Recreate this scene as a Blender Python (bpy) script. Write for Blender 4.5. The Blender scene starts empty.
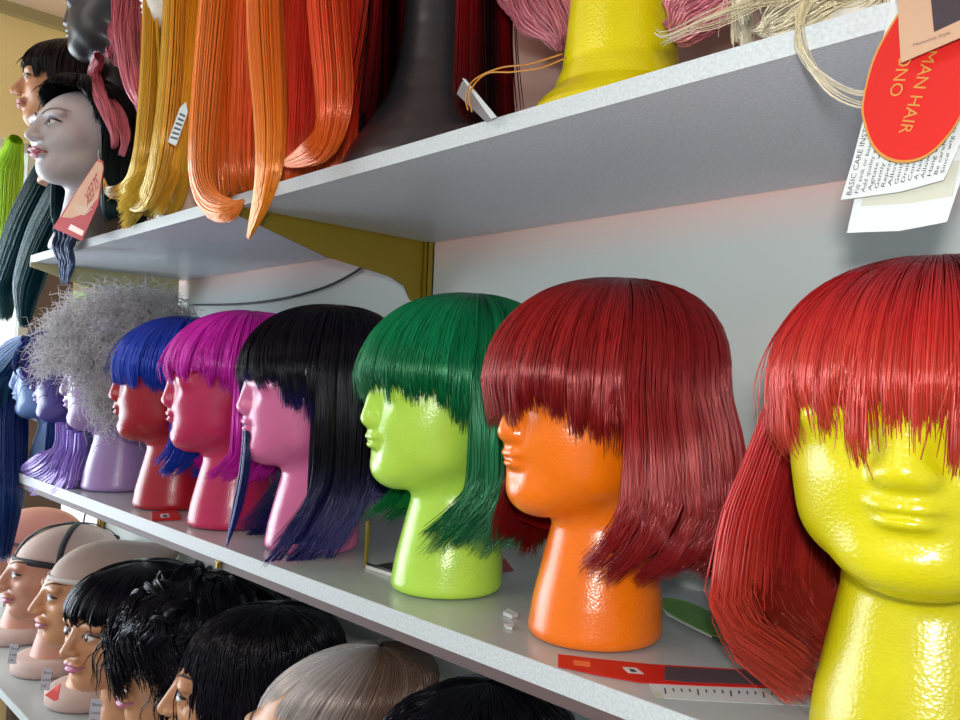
import bpy, math, random
import numpy as np
from mathutils import Matrix, Vector

C = bpy.context.scene.collection
rng = np.random.default_rng(7)
random.seed(7)
PI = math.pi

# ------------------------------------------------------------------ camera frame
# world: origin at the camera, +X along the shelves, +Y into the wall, +Z up
F = 830.0
def _n(v): return v / np.linalg.norm(v)
_mx = _n(np.array([-786.0, -5.0, F]))
_a = np.array([876.0, 59.5, F]); _Y = _n(_a - _mx * np.dot(_a, _mx))
_X = -_mx; _Z = np.cross(_X, _Y)
R = np.array([_X, _Y, _Z])
def ray(x, y): return R @ np.array([x - 480.0, y - 360.0, F])
def onY(x, y, Y):
    v = ray(x, y); return v * (Y / v[1])
def onX(x, y, X):
    v = ray(x, y); return v * (X / v[0])
def onZ(x, y, Z):
    v = ray(x, y); return v * (Z / v[2])
def XatY(px, Y, z):
    """x of the point at depth Y and height z that is seen in column px"""
    lo = -4.0; hi = 0.4
    for _ in range(50):
        m = (lo + hi) / 2
        c = R.T @ np.array([m, Y, z]); u = 480 + F * c[0] / c[2]
        if u < px: lo = m
        else: hi = m
    return (lo + hi) / 2

cam_d = bpy.data.cameras.new('camera'); cam = bpy.data.objects.new('camera', cam_d); C.objects.link(cam)
M = Matrix.Identity(4)
right, up, back = R @ np.array([1, 0, 0]), R @ np.array([0, -1, 0]), R @ np.array([0, 0, -1])
for i in range(3):
    M[i][0], M[i][1], M[i][2] = right[i], up[i], back[i]
cam.matrix_world = M
cam_d.sensor_width = 36.0; cam_d.lens = F * 36.0 / 960.0; cam_d.clip_start = 0.01
bpy.context.scene.camera = cam

SHELF_D = 0.30; YF = 0.459; YW = 0.759
Z_MID = -0.2007; Z_UP = 0.2155; Z_UPB = 0.2011; Z_LOW = -0.645

# ------------------------------------------------------------------ materials
def s2l(c):
    return tuple(((x / 12.92) if x <= 0.04045 else ((x + 0.055) / 1.055) ** 2.4) for x in c)
def rgb(r, g, b): return s2l((r / 255, g / 255, b / 255))
def new_mat(name):
    m = bpy.data.materials.new(name); m.use_nodes = True
    nt = m.node_tree; return m, nt, nt.nodes['Principled BSDF']
def plain(name, col, rough=0.5, spec=0.5, metal=0.0, bump=0.0, bscale=300, var=0.0, vscale=8, sub=0.0, coat=0.0):
    m, nt, b = new_mat(name)
    b.inputs['Base Color'].default_value = (*col, 1); b.inputs['Roughness'].default_value = rough
    b.inputs['Specular IOR Level'].default_value = spec; b.inputs['Metallic'].default_value = metal
    b.inputs['Coat Weight'].default_value = coat; b.inputs['Coat Roughness'].default_value = 0.15
    if sub:
        b.inputs['Subsurface Weight'].default_value = sub; b.inputs['Subsurface Radius'].default_value = (0.01, 0.006, 0.004)
        b.inputs['Subsurface Scale'].default_value = 0.5
    tc = nt.nodes.new('ShaderNodeTexCoord')
    if var:
        n = nt.nodes.new('ShaderNodeTexNoise'); n.inputs['Scale'].default_value = vscale; n.inputs['Detail'].default_value = 4
        nt.links.new(tc.outputs['Object'], n.inputs['Vector'])
        mx = nt.nodes.new('ShaderNodeMix'); mx.data_type = 'RGBA'
        mx.inputs['A'].default_value = (*[max(0, c * (1 - var)) for c in col], 1)
        mx.inputs['B'].default_value = (*[min(1, c * (1 + var)) for c in col], 1)
        nt.links.new(n.outputs['Fac'], mx.inputs['Factor']); nt.links.new(mx.outputs['Result'], b.inputs['Base Color'])
    if bump:
        n = nt.nodes.new('ShaderNodeTexNoise'); n.inputs['Scale'].default_value = bscale; n.inputs['Detail'].default_value = 2
        nt.links.new(tc.outputs['Object'], n.inputs['Vector'])
        bp = nt.nodes.new('ShaderNodeBump'); bp.inputs['Strength'].default_value = bump; bp.inputs['Distance'].default_value = 0.001
        nt.links.new(n.outputs['Fac'], bp.inputs['Height']); nt.links.new(bp.outputs['Normal'], b.inputs['Normal'])
    return m
def foam(name, col, rough=0.26):
    """painted polystyrene: fine beads under glossy paint"""
    m, nt, b = new_mat(name)
    b.inputs['Roughness'].default_value = rough; b.inputs['Specular IOR Level'].default_value = 0.55
    b.inputs['Coat Weight'].default_value = 0.3; b.inputs['Coat Roughness'].default_value = 0.2
    b.inputs['Subsurface Weight'].default_value = 0.12; b.inputs['Subsurface Radius'].default_value = (0.01, 0.01, 0.01); b.inputs['Subsurface Scale'].default_value = 0.6
    tc = nt.nodes.new('ShaderNodeTexCoord')
    n = nt.nodes.new('ShaderNodeTexNoise'); n.inputs['Scale'].default_value = 35; n.inputs['Detail'].default_value = 5
    nt.links.new(tc.outputs['Object'], n.inputs['Vector'])
    mx = nt.nodes.new('ShaderNodeMix'); mx.data_type = 'RGBA'
    mx.inputs['A'].default_value = (*[c * 0.86 for c in col], 1); mx.inputs['B'].default_value = (*[min(1, c * 1.1) for c in col], 1)
    nt.links.new(n.outputs['Fac'], mx.inputs['Factor']); nt.links.new(mx.outputs['Result'], b.inputs['Base Color'])
    v = nt.nodes.new('ShaderNodeTexVoronoi'); v.inputs['Scale'].default_value = 520
    nt.links.new(tc.outputs['Object'], v.inputs['Vector'])
    bp = nt.nodes.new('ShaderNodeBump'); bp.inputs['Strength'].default_value = 0.3; bp.inputs['Distance'].default_value = 0.0006
    nt.links.new(v.outputs['Distance'], bp.inputs['Height']); nt.links.new(bp.outputs['Normal'], b.inputs['Normal'])
    return m
def hair_mat(name, rough=0.34, spec=0.55, tint=0.6):
    m, nt, b = new_mat(name)
    at = nt.nodes.new('ShaderNodeAttribute'); at.attribute_name = 'Col'
    nt.links.new(at.outputs['Color'], b.inputs['Base Color'])
    b.inputs['Roughness'].default_value = rough; b.inputs['Specular IOR Level'].default_value = spec
    hs = nt.nodes.new('ShaderNodeHueSaturation'); hs.inputs['Value'].default_value = 4.0; hs.inputs['Saturation'].default_value = .8
    nt.links.new(at.outputs['Color'], hs.inputs['Color'])
    mx = nt.nodes.new('ShaderNodeMix'); mx.data_type = 'RGBA'; mx.inputs['Factor'].default_value = tint
    mx.inputs['A'].default_value = (1, 1, 1, 1); nt.links.new(hs.outputs['Color'], mx.inputs['B']); nt.links.new(mx.outputs['Result'], b.inputs['Specular Tint'])
    return m
HAIR = hair_mat('synthetic_hair', 0.25, 0.9, .8)
HAIR_DULL = hair_mat('matte_hair', 0.5, 0.35)
AFRO, _nt, _b = new_mat('frizz')
_at = _nt.nodes.new('ShaderNodeAttribute'); _at.attribute_name = 'Col'; _tr = _nt.nodes.new('ShaderNodeBsdfTranslucent'); _ms = _nt.nodes.new('ShaderNodeMixShader')
_nt.links.new(_at.outputs['Color'], _b.inputs['Base Color']); _nt.links.new(_at.outputs['Color'], _tr.inputs['Color']); _b.inputs['Roughness'].default_value = .6
_ms.inputs[0].default_value = .4; _nt.links.new(_b.outputs[0], _ms.inputs[1]); _nt.links.new(_tr.outputs[0], _ms.inputs[2])
_nt.links.new(_ms.outputs[0], [n for n in _nt.nodes if n.type == 'OUTPUT_MATERIAL'][0].inputs['Surface'])
def paint_mat(name, rough=0.35):
    m, nt, b = new_mat(name)
    at = nt.nodes.new('ShaderNodeAttribute'); at.attribute_name = 'Col'
    nt.links.new(at.outputs['Color'], b.inputs['Base Color'])
    b.inputs['Roughness'].default_value = rough; b.inputs['Specular IOR Level'].default_value = 0.45
    b.inputs['Subsurface Weight'].default_value = 0.1; b.inputs['Subsurface Radius'].default_value = (0.01, 0.005, 0.003); b.inputs['Subsurface Scale'].default_value = 0.5
    return m

# ------------------------------------------------------------------ object helpers
def mesh_obj(name, V, Fc, mat=None, parent=None, smooth=True, col=None, loc=None):
    V = np.asarray(V, dtype=np.float32); me = bpy.data.meshes.new(name)
    if isinstance(Fc, np.ndarray) and Fc.ndim == 2:
        k = Fc.shape[1]; nf = len(Fc)
        me.vertices.add(len(V)); me.vertices.foreach_set('co', V.ravel())
        me.loops.add(nf * k); me.loops.foreach_set('vertex_index', Fc.astype(np.int32).ravel())
        me.polygons.add(nf); me.polygons.foreach_set('loop_start', np.arange(0, nf * k, k, dtype=np.int32))
        me.polygons.foreach_set('loop_total', np.full(nf, k, dtype=np.int32))
        me.update(calc_edges=True)
    else:
        me.from_pydata([tuple(map(float, v)) for v in V], [], [tuple(int(i) for i in f) for f in Fc]); me.update()
    me.polygons.foreach_set('use_smooth', np.full(len(me.polygons), smooth))
    if col is not None:
        a = me.color_attributes.new('Col', 'FLOAT_COLOR', 'POINT')
        c4 = np.ones((len(V), 4), dtype=np.float32); c4[:, :3] = col; a.data.foreach_set('color', c4.ravel())
    if mat: me.materials.append(mat)
    o = bpy.data.objects.new(name, me); C.objects.link(o)
    if parent: o.parent = parent
    if loc is not None: o.location = loc
    return o
def empty(name, loc=(0, 0, 0), rz=0.0, scale=1.0):
    o = bpy.data.objects.new(name, None); C.objects.link(o); o.empty_display_size = 0.03
    o.location = loc; o.rotation_euler = (0, 0, rz); o.scale = (scale,) * 3
    return o
def tag(o, label, cat, group=None, kind=None):
    if label: o['label'] = label
    if cat: o['category'] = cat
    if group: o['group'] = group
    if kind: o['kind'] = kind
    return o
def structure(o): o['kind'] = 'structure'; return o
def merge(parts):
    V, Fs, n = [], [], 0
    for v, f in parts:
        V.extend([tuple(x) for x in v]); Fs.extend([tuple(i + n for i in q) for q in f]); n += len(v)
    return V, Fs
def box(x0, x1, y0, y1, z0, z1, bev=0.0):
    if not bev:
        v = [(x, y, z) for x in (x0, x1) for y in (y0, y1) for z in (z0, z1)]
        f = [(0, 1, 3, 2), (4, 6, 7, 5), (0, 4, 5, 1), (2, 3, 7, 6), (0, 2, 6, 4), (1, 5, 7, 3)]
        return v, f
    import bmesh
    bm = bmesh.new(); bmesh.ops.create_cube(bm, size=1)
    for v in bm.verts:
        v.co = ((x0 + x1) / 2 + v.co.x * (x1 - x0), (y0 + y1) / 2 + v.co.y * (y1 - y0), (z0 + z1) / 2 + v.co.z * (z1 - z0))
    bmesh.ops.bevel(bm, geom=bm.edges[:], offset=bev, segments=2, affect='EDGES')
    bm.verts.ensure_lookup_table()
    v = [tuple(q.co) for q in bm.verts]; f = [tuple(q.index for q in p.verts) for p in bm.faces]; bm.free()
    return v, f
def prism(poly, axis, a0, a1):
    """extrude a polygon of 2-D points along an axis; poly gives the two other coordinates in order"""
    def P(p, t):
        if axis == 0: return (t, p[0], p[1])
        if axis == 1: return (p[0], t, p[1])
        return (p[0], p[1], t)
    n = len(poly); v = [P(p, a0) for p in poly] + [P(p, a1) for p in poly]
    f = [tuple(range(n))[::-1], tuple(range(n, 2 * n))] + [(i, (i + 1) % n, n + (i + 1) % n, n + i) for i in range(n)]
    return v, f
def lathe(prof, seg=40, cx=0, cy=0, sy=1.0):
    v, f = [], []
    for r, z in prof:
        for k in range(seg):
            a = 2 * PI * k / seg; v.append((cx + r * math.cos(a), cy + sy * r * math.sin(a), z))
    for i in range(len(prof) - 1):
        for k in range(seg):
            k2 = (k + 1) % seg; f.append((i * seg + k, i * seg + k2, (i + 1) * seg + k2, (i + 1) * seg + k))
    f.append(tuple(range(seg))[::-1]); m = (len(prof) - 1) * seg; f.append(tuple(range(m, m + seg)))
    return v, f
def tubes(P, rad, sides=5, flat=1.0):
    """P (N,M,3) centre lines, rad (N,M) -> verts, quads"""
    P = np.asarray(P, float); N, Mn, _ = P.shape
    T = np.gradient(P, axis=1); T /= (np.linalg.norm(T, axis=2, keepdims=True) + 1e-9)
    ref = np.zeros_like(T); ref[..., 0] = 0.31; ref[..., 1] = 0.85; ref[..., 2] = 0.42
    A = np.cross(T, ref); A /= (np.linalg.norm(A, axis=2, keepdims=True) + 1e-9)
    B = np.cross(T, A)
    ang = np.arange(sides) * 2 * PI / sides
    V = P[:, :, None, :] + rad[:, :, None, None] * (np.cos(ang)[None, None, :, None] * A[:, :, None, :] + flat * np.sin(ang)[None, None, :, None] * B[:, :, None, :])
    idx = np.arange(N * Mn * sides).reshape(N, Mn, sides)
    a = idx[:, :-1, :]; b = idx[:, 1:, :]
    a2 = np.roll(a, -1, axis=2); b2 = np.roll(b, -1, axis=2)
    Fq = np.stack([a, a2, b2, b], axis=-1).reshape(-1, 4)
    return V.reshape(-1, 3), Fq
def wire(name, pts, r, mat, parent=None, sides=6, n=40):
    pts = np.array(pts, float); t = np.linspace(0, len(pts) - 1, n)
    # catmull-rom
    out = []
    for u in t:
        i = min(int(u), len(pts) - 2); w = u - i
        p0, p1, p2, p3 = pts[max(i - 1, 0)], pts[i], pts[i + 1], pts[min(i + 2, len(pts) - 1)]
        out.append(0.5 * ((2 * p1) + (-p0 + p2) * w + (2 * p0 - 5 * p1 + 4 * p2 - p3) * w * w + (-p0 + 3 * p1 - 3 * p2 + p3) * w ** 3))
    P = np.array(out)[None]; V, Fq = tubes(P, np.full((1, n), r), sides)
    return mesh_obj(name, V, Fq, mat, parent)

# ------------------------------------------------------------------ implicit heads
def ell(p, c, r):
    q = (p - np.array(c)) / np.array(r); k0 = np.sqrt((q ** 2).sum(-1)) + 1e-9
    k1 = np.sqrt(((q / np.array(r)) ** 2).sum(-1)) + 1e-9
    return k0 * (k0 - 1) / k1
def cap(p, a, b, ra, rb):
    a = np.array(a); b = np.array(b); ab = b - a
    t = np.clip(((p - a) @ ab) / (ab @ ab), 0, 1)
    return np.sqrt(((p - a - t[..., None] * ab) ** 2).sum(-1)) - (ra + (rb - ra) * t)
def smin(a, b, k):
    h = np.maximum(k - np.abs(a - b), 0) / k; return np.minimum(a, b) - h * h * k * 0.25
def ssub(a, b, k): return -smin(-a, b, k)

def head_sdf(p, real=False, ext=0.0, bust=False):
    """p in head space, z measured from the base of a head whose neck is lengthened by ext"""
    q = p.copy(); q[..., 2] -= ext
    ax = q.copy(); ax[..., 0] = np.abs(ax[..., 0])
    wd = 1.0 if real else 1.16
    d = ell(q, (0, .018, .194), (.063, .082, .057)) if real else ell(q, (0, .018, .205), (.063 * wd ** .6, .082, .068))
    d = smin(d, ell(q, (0, -.016, .166), (.050 * wd, .058, .058 if real else .066)), .016)
    d = smin(d, ell(q, (0, -.012, .134), (.043 * wd, .050, .030)), .016)
    d = smin(d, ell(q, (0, -.048, .118), (.024 * wd, .0225, .0185)), .016)
    # cheekbones
    if real: d = smin(d, ell(ax, (.030, -.046, .163), (.018, .018, .014)), .016)
    # brow and sockets
    d = smin(d, ell(ax, (.021, -.063 if real else -.060, .193), (.021, .010, .007)), .012 if real else .02)
    d = ssub(d, ell(ax, (.0235, -.083, .1795), (.015, .0125 if real else .0105, .0095)), .011 if real else .016)
    if real:
        d = smin(d, ell(ax, (.0235, -.0635, .1790), (.0115, .0085, .0070)), .005)
    # nose
    if real:
        d = smin(d, cap(q, (0, -.070, .188), (0, -.0860, .1605), .0055, .0070), .007)
        d = smin(d, ell(ax, (.0072, -.079, .1585), (.0056, .0072, .0050)), .004)
    else:
        d = smin(d, cap(q, (0, -.068, .192), (0, -.0780, .1660), .0060, .0066), .013)
        d = smin(d, ell(ax, (.0062, -.0730, .1635), (.0052, .0065, .0050)), .007)
        d = smin(d, ell(ax, (.0038, -.0705, .1480), (.0092, .0075, .0040)), .007)
        d = smin(d, ell(q, (0, -.0700, .1400), (.0100, .0075, .0046)), .007)
        d = ssub(d, ell(q, (0, -.0815, .1440), (.0120, .0060, .0006)), .004)
        d = ssub(d, ell(q, (0, -.0780, .1315), (.0120, .0060, .0030)), .009)
    # mouth
    if real:
        d = smin(d, ell(ax, (.0048, -.0745, .1430), (.0125, .0072, .0046)), .006)
        d = smin(d, ell(q, (0, -.0738, .1348), (.0135, .0076, .0052)), .006)
        d = ssub(d, ell(q, (0, -.0830, .1390), (.0150, .0070, .0009)), .003)
        d = ssub(d, ell(q, (0, -.0800, .1275), (.0120, .0060, .0030)), .006)
    if real:   # ears
        e = ell(ax, (.0640, .010, .172), (.0065, .012, .019)); d = smin(d, e, .004)
        d = ssub(d, ell(ax, (.0715, .007, .174), (.004, .006, .011)), .004)
    # neck
    z = p[..., 2]
    if bust:
        zz = np.array([-.01, 0, .012, .03, .055, .085, .12, .16, .30, .5])
        rr = .038 + (np.array([.098, .100, .098, .090, .073, .056, .045, .040, .038, .038]) - .038) * float(bust)
    elif ext == .169:
        zz = np.array([-.01, 0, .006, .014, .022, .032, .05, .10, .5]); rr = np.array([.064, .067, .068, .066, .060, .050, .043, .039, .038])
    elif real:
        zz = np.array([-.01, 0, .012, .03, .06, .09, .12, .5]); rr = np.array([.052, .052, .050, .044, .038, .036, .037, .037])
    else:
        zz = np.array([-.01, 0, .008, .03, .06, .09, .12, .5]); rr = np.array([.049, .0515, .0525, .0505, .0455, .0405, .039, .038])
    from_r = np.interp(z, zz, rr)
    cyy = .010 + .006 * np.clip((z - ext) / .1, 0, 1)
    rad = np.sqrt(p[..., 0] ** 2 + ((p[..., 1] - cyy) / 1.06) ** 2)
    nk = (rad - from_r) * .93
    nk = np.maximum(nk, z - ext - .19)
    d = smin(d, nk, .014)
    # flat rounded base
    return -smin(-d, p[..., 2], .006)

def surface_nets(Fv, org, h):
    nx, ny, nz = Fv.shape; cn = (nx - 1, ny - 1, nz - 1)
    S = np.zeros(cn + (3,)); cnt = np.zeros(cn); quads = []
    ins = Fv < 0
    idx = np.arange(cn[0] * cn[1] * cn[2]).reshape(cn)
    for ax in range(3):
        sl0 = [slice(None)] * 3; sl1 = [slice(None)] * 3; sl0[ax] = slice(0, -1); sl1[ax] = slice(1, None)
        a = Fv[tuple(sl0)]; b = Fv[tuple(sl1)]; ch = (a < 0) != (b < 0)
        I = np.argwhere(ch)
        if len(I) == 0: continue
        o1, o2 = [(1, 2), (2, 0), (0, 1)][ax]
        ok = (I[:, o1] > 0) & (I[:, o1] < Fv.shape[o1] - 1) & (I[:, o2] > 0) & (I[:, o2] < Fv.shape[o2] - 1)
        I = I[ok]; fa = a[tuple(I.T)]; fb = b[tuple(I.T)]; t = fa / (fa - fb)
        P = I.astype(float); P[:, ax] += t
        cells = []
        for d1, d2 in ((-1, -1), (0, -1), (0, 0), (-1, 0)):
            J = I.copy(); J[:, o1] += d1; J[:, o2] += d2
            np.add.at(S, tuple(J.T), P); np.add.at(cnt, tuple(J.T), 1); cells.append(idx[tuple(J.T)])
        Q = np.stack(cells, 1); flip = fa > 0; Q[flip] = Q[flip][:, ::-1]; quads.append(Q)
    Q = np.concatenate(quads); used = np.unique(Q); remap = -np.ones(cn[0] * cn[1] * cn[2], int); remap[used] = np.arange(len(used))
    Vv = S.reshape(-1, 3)[used] / cnt.reshape(-1)[used][:, None]
    return Vv * h + np.array(org), remap[Q]

def head_mesh(real=False, ext=0.0, bust=False, h=.0021):
    r = .108 if bust else .076
    xs = np.arange(-r, r + h, h); ys = np.arange(-.108, .116, h); zs = np.arange(-.004, .280 + ext, h)
    G = np.stack(np.meshgrid(xs, ys, zs, indexing='ij'), -1)
    V, Q = surface_nets(head_sdf(G, real, ext, bust), (xs[0], ys[0], zs[0]), h)
    for _ in range(2):     # pull vertices onto the true surface
        e = .0006; d = head_sdf(V, real, ext, bust)
        g = np.stack([head_sdf(V + e * np.eye(3)[k], real, ext, bust) - head_sdf(V - e * np.eye(3)[k], real, ext, bust) for k in range(3)], -1) / (2 * e)
        gn = (g ** 2).sum(-1, keepdims=True) + 1e-6
        V = V - np.clip(d[:, None] * g / gn, -h, h) * 0.9
    return V, Q
def front_y(x, z, real=True, ext=0.0, bust=False):
    """first hit of the face along +Y at (x, z) arrays"""
    x = np.asarray(x, float); z = np.asarray(z, float); y = np.full(x.shape, -.125)
    for _ in range(60):
        d = head_sdf(np.stack([x, y, z], -1), real, ext, bust); y = y + np.clip(d, -.004, .012) * .9
    return y
def face_patch(name, poly_fn, nu, nv, off, mat, parent, real=True, ext=0.0, bust=False):
    """a painted feature that follows the face: poly_fn(u,v) -> x,z"""
    U, Vv = np.meshgrid(np.linspace(0, 1, nu), np.linspace(0, 1, nv), indexing='ij')
    x, z = poly_fn(U, Vv); y = front_y(x, z + ext, real, ext, bust)
    eps = .001
    nxg = -(front_y(x + eps, z + ext, real, ext, bust) - front_y(x - eps, z + ext, real, ext, bust)) / (2 * eps)
    nzg = -(front_y(x, z + ext + eps, real, ext, bust) - front_y(x, z + ext - eps, real, ext, bust)) / (2 * eps)
    N = np.stack([-nxg * -1, -np.ones_like(x), -nzg * -1], -1); N = np.stack([nxg, -np.ones_like(x), nzg], -1) * np.array([1, 1, 1])
    N[..., 0] *= -1; N[..., 2] *= -1; N[..., 0] *= -1; N[..., 2] *= -1
    # outward normal of y = f(x,z) seen from -Y is (df/dx, -1, df/dz)
    N[..., 0] = -nxg; N[..., 2] = -nzg
    N = N / np.linalg.norm(N, axis=-1, keepdims=True)
    P = np.stack([x, y, z + ext], -1) + N * off
    idx = np.arange(nu * nv).reshape(nu, nv)
    Q = np.stack([idx[:-1, :-1], idx[1:, :-1], idx[1:, 1:], idx[:-1, 1:]], -1).reshape(-1, 4)
    return mesh_obj(name, P.reshape(-1, 3), Q, mat, parent)

# ------------------------------------------------------------------ wigs
def lerp_pts(x, pts):
    xs, ys = zip(*pts); return np.interp(x, xs, ys)
CY, CZ = .018, .205
def make_wig(name, cols, zend, loc, rz, N=3000, M_=20, vol=(.080, .098, .086), prof=((0, 1), (1, 1)), tip=(0, 0, 0), tip_from=.75,
             sweep=None, wave=0.0, wfreq=3.0, clump=.5, K=90, r=.0007, jit=.004, flyaway=.02, part=None, zjit=.006, floor=None,
              skip=None, mat=None, scale=1.0, ext=0.0, colfn=None, layer=.07, edge_y=None, shell=True, seed=0, drift=.03, bang=0.0, sq=.80,
             zend_front_only=None, crown=.010, lean=(0, 0), wave_all=False):
    """hair laid strand by strand: each strand leaves the crown, runs over the scalp and hangs to zend(phi)
       phi: 0 at the face, +-pi at the nape; prof: radial factor against the share of the drop"""
    g = np.random.default_rng(1000 + seed); N = int(N * .72); r = r * 1.12; M_ = min(M_, 20 if wave_all else 17)
    ax, ay, az = vol
    phi = g.uniform(-PI, PI, N)
    if skip is not None:
        keep = ~skip(phi); phi = phi[keep]
    zf = (lambda a_: lerp_pts(np.degrees(np.abs(a_)), zend)) if not callable(zend) else zend
    phi = phi[np.abs(zf(phi + .012) - zf(phi - .012)) < .03]
    n = len(phi); u = g.beta(1.0, 1.3, n)
    kc = g.uniform(-PI, PI, K); kc.sort(); near = kc[np.abs(kc[None] - phi[:, None]).argmin(1)]
    kid = np.abs(kc[None] - phi[:, None]).argmin(1)
    kz = g.normal(0, 1, K)[kid]; kb = g.uniform(.88, 1.12, K)[kid]; kph = g.uniform(0, 2 * PI, K)[kid]
    zf = (lambda a_: lerp_pts(np.degrees(np.abs(a_)), zend)) if not callable(zend) else zend
    ze = zf(phi); near = np.where(np.abs(zf(near) - ze) > .03, phi, near)
    ze = ze + kz * zjit + g.normal(0, zjit * .5, n) + u * .004
    th0 = g.uniform(.02, 1.0, n) ** 1.0 * .9 * (0.15 + u) ; th0 = np.clip(th0, .02, 1.2)
    Rm = (np.hypot(ax * np.sin(phi), ay * np.cos(phi)) + az) / 2
    the = np.arccos(np.clip((ze - CZ) / az, 0, .98)); the = np.where(ze > CZ, the, PI / 2); th0 = np.minimum(th0, the - .08)
    La = Rm * (the - th0); Ld = np.maximum(CZ - ze, .0) + 1e-5
    t = np.linspace(0, 1, M_)[None, :]
    s = t * (La + Ld)[:, None]
    th = np.where(s < La[:, None], th0[:, None] + s / Rm[:, None], the[:, None])
    drop = np.maximum(s - La[:, None], 0)
    fr = drop / np.maximum(Ld, 1e-4)[:, None]
    ph = phi[:, None] + (near - phi)[:, None] * clump * t ** 1.5 + g.normal(0, drift, n)[:, None] * t
    if sweep is not None: ph = ph + sweep(phi)[:, None] * t ** 1.6
    lay = (1 - layer * u)[:, None]
    rf = np.interp(fr, *zip(*prof)) if not callable(prof) else prof(fr, phi[:, None])
    frontw = np.clip((CZ - .06 - ze) / -.03, 0, 1)[:, None]      # short strands over the brow keep close to the head
    rf = 1 + (rf - 1) * np.clip(Ld / .11, 0, 1)[:, None]
    rf = rf * (1 - frontw) + frontw * (1 + bang * np.sin(np.clip(th / (PI / 2), 0, 1) * PI / 2) - .06 * fr)
    k = lay * rf * (1 + g.normal(0, .004, n)[:, None] * t)
    sth = np.sin(th) ** sq; cth = np.clip(np.cos(th), 0, 1) ** (sq + .05)
    x = ax * sth * np.sin(ph) * k
    y = CY - ay * sth * np.cos(ph) * k + crown * np.cos(th)
    z = CZ + az * cth * lay - drop
    wv = wave * (np.clip(t * 3, 0, 1) + 0 * fr if wave_all else np.clip(fr * 1.5, 0, 1))
    if wave:
        cyc = 2 * PI * wfreq * t + kph[:, None]
        x = x + wv * np.sin(cyc) * np.cos(ph); y = y + wv * np.sin(cyc + .8) * np.sin(ph) ; k2 = wv * .5 * np.cos(cyc * 1.0)
        x = x + k2 * np.sin(ph); y = y - k2 * np.cos(ph)
    tw = np.clip((fr - tip_from) / (1 - tip_from), 0, 1) ** 1.6
    tv = tip(phi) if callable(tip) else np.tile(np.array(tip, float), (n, 1))
    tv = tv * (g.uniform(.8, 1.15, n) * np.where((ze < .13) | (np.abs(phi) < .1), 1, 0))[:, None]
    x = x + tw * tv[:, 0:1]; y = y + tw * tv[:, 1:2]; z = z + tw * tv[:, 2:3]
    # stray strands
    fl = g.random(n) < flyaway
    x = x + (fl * g.normal(0, jit * 2.2, n))[:, None] * t ** 2; y = y + (fl * g.normal(0, jit * 2.2, n))[:, None] * t ** 2
    x = x + lean[0] * np.clip((CZ - z) / .2, 0, 3) ; y = y + lean[1] * np.clip((CZ - z) / .2, 0, 3)
    P = np.stack([x, y, z], -1)
    # colours
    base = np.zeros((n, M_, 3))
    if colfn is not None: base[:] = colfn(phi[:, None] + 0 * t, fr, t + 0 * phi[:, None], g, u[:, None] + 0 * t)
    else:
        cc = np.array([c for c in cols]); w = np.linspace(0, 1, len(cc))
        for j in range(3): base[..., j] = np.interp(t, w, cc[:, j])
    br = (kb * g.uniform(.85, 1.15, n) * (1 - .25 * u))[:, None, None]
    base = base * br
    rad = (r * g.uniform(.75, 1.25, n))[:, None] * np.interp(t, [0, .1, .85, 1], [.6, 1, .9, .25])
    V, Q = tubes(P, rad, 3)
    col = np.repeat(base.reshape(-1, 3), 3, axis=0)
    if shell:
        # woven cap under the hair
        pa = np.linspace(-PI, PI, 121)[:-1]
        if skip is not None: pass
        zs_ = lerp_pts(np.degrees(np.abs(pa)), zend) if not callable(zend) else zend(pa)
        m = 26; tt = np.linspace(0, 1, m)[None]
        R2 = (np.hypot(ax * np.sin(pa), ay * np.cos(pa)) + az) / 2
        the2 = np.where(zs_ > CZ, np.arccos(np.clip((zs_ + .004 - CZ) / az, 0, .98)), PI / 2); L1 = R2 * the2; L2 = np.maximum(CZ - zs_ - .012, .0)
        if skip is not None: L2 = np.where(skip(pa), 0, L2)
        s = tt * (L1 + L2)[:, None]; th = np.minimum(s / R2[:, None], the2[:, None]); dr = np.maximum(s - L1[:, None], 0)
        fr2 = dr / np.maximum(CZ - zs_, 1e-3)[:, None]
        rf2 = np.interp(fr2, *zip(*prof)) if not callable(prof) else prof(fr2, pa[:, None])
        fw2 = np.clip((CZ - .06 - zs_) / -.03, 0, 1)[:, None]; rf2 = rf2 * (1 - fw2) + fw2 * (1 + bang * np.sin(th))
        kk = .935 * rf2 * (1 - .25 * np.clip(fr2, 0, 1) ** 2)
        ph2 = pa[:, None] + (sweep(pa)[:, None] * tt ** 1.6 if sweep is not None else 0)
        tw2 = (zs_[:, None] < .13) * np.clip((fr2 - tip_from) / (1 - tip_from), 0, 1) ** 1.6; tv2 = (tip(pa) if callable(tip) else np.tile(np.array(tip, float), (120, 1)))
        sth = np.sin(th) ** sq; cth = np.clip(np.cos(th), 0, 1) ** (sq + .05)
        X = ax * sth * np.sin(ph2) * kk + tw2 * tv2[:, 0:1]; Yv = CY - ay * sth * np.cos(ph2) * kk + crown * np.cos(th) + tw2 * tv2[:, 1:2]
        Zv = CZ + az * cth * .93 - dr
        X = X + lean[0] * np.clip((CZ - Zv) / .2, 0, 3); Yv = Yv + lean[1] * np.clip((CZ - Zv) / .2, 0, 3)
        SV = np.stack([X, Yv, Zv], -1)
        ii = np.arange(120 * m).reshape(120, m); i2 = np.roll(ii, -1, axis=0)
        SQ = np.stack([ii[:, :-1], ii[:, 1:], i2[:, 1:], i2[:, :-1]], -1)
        if skip is not None:   # leave the face open below the hair line
            pm = (pa + PI / 120)
            ok = np.ones((120, m - 1), bool)
            SQ = SQ[ok]
        jump = np.abs(np.roll(zs_, -1) - zs_) > .03
        SQ = SQ.reshape(120, m - 1, 4)
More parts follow.
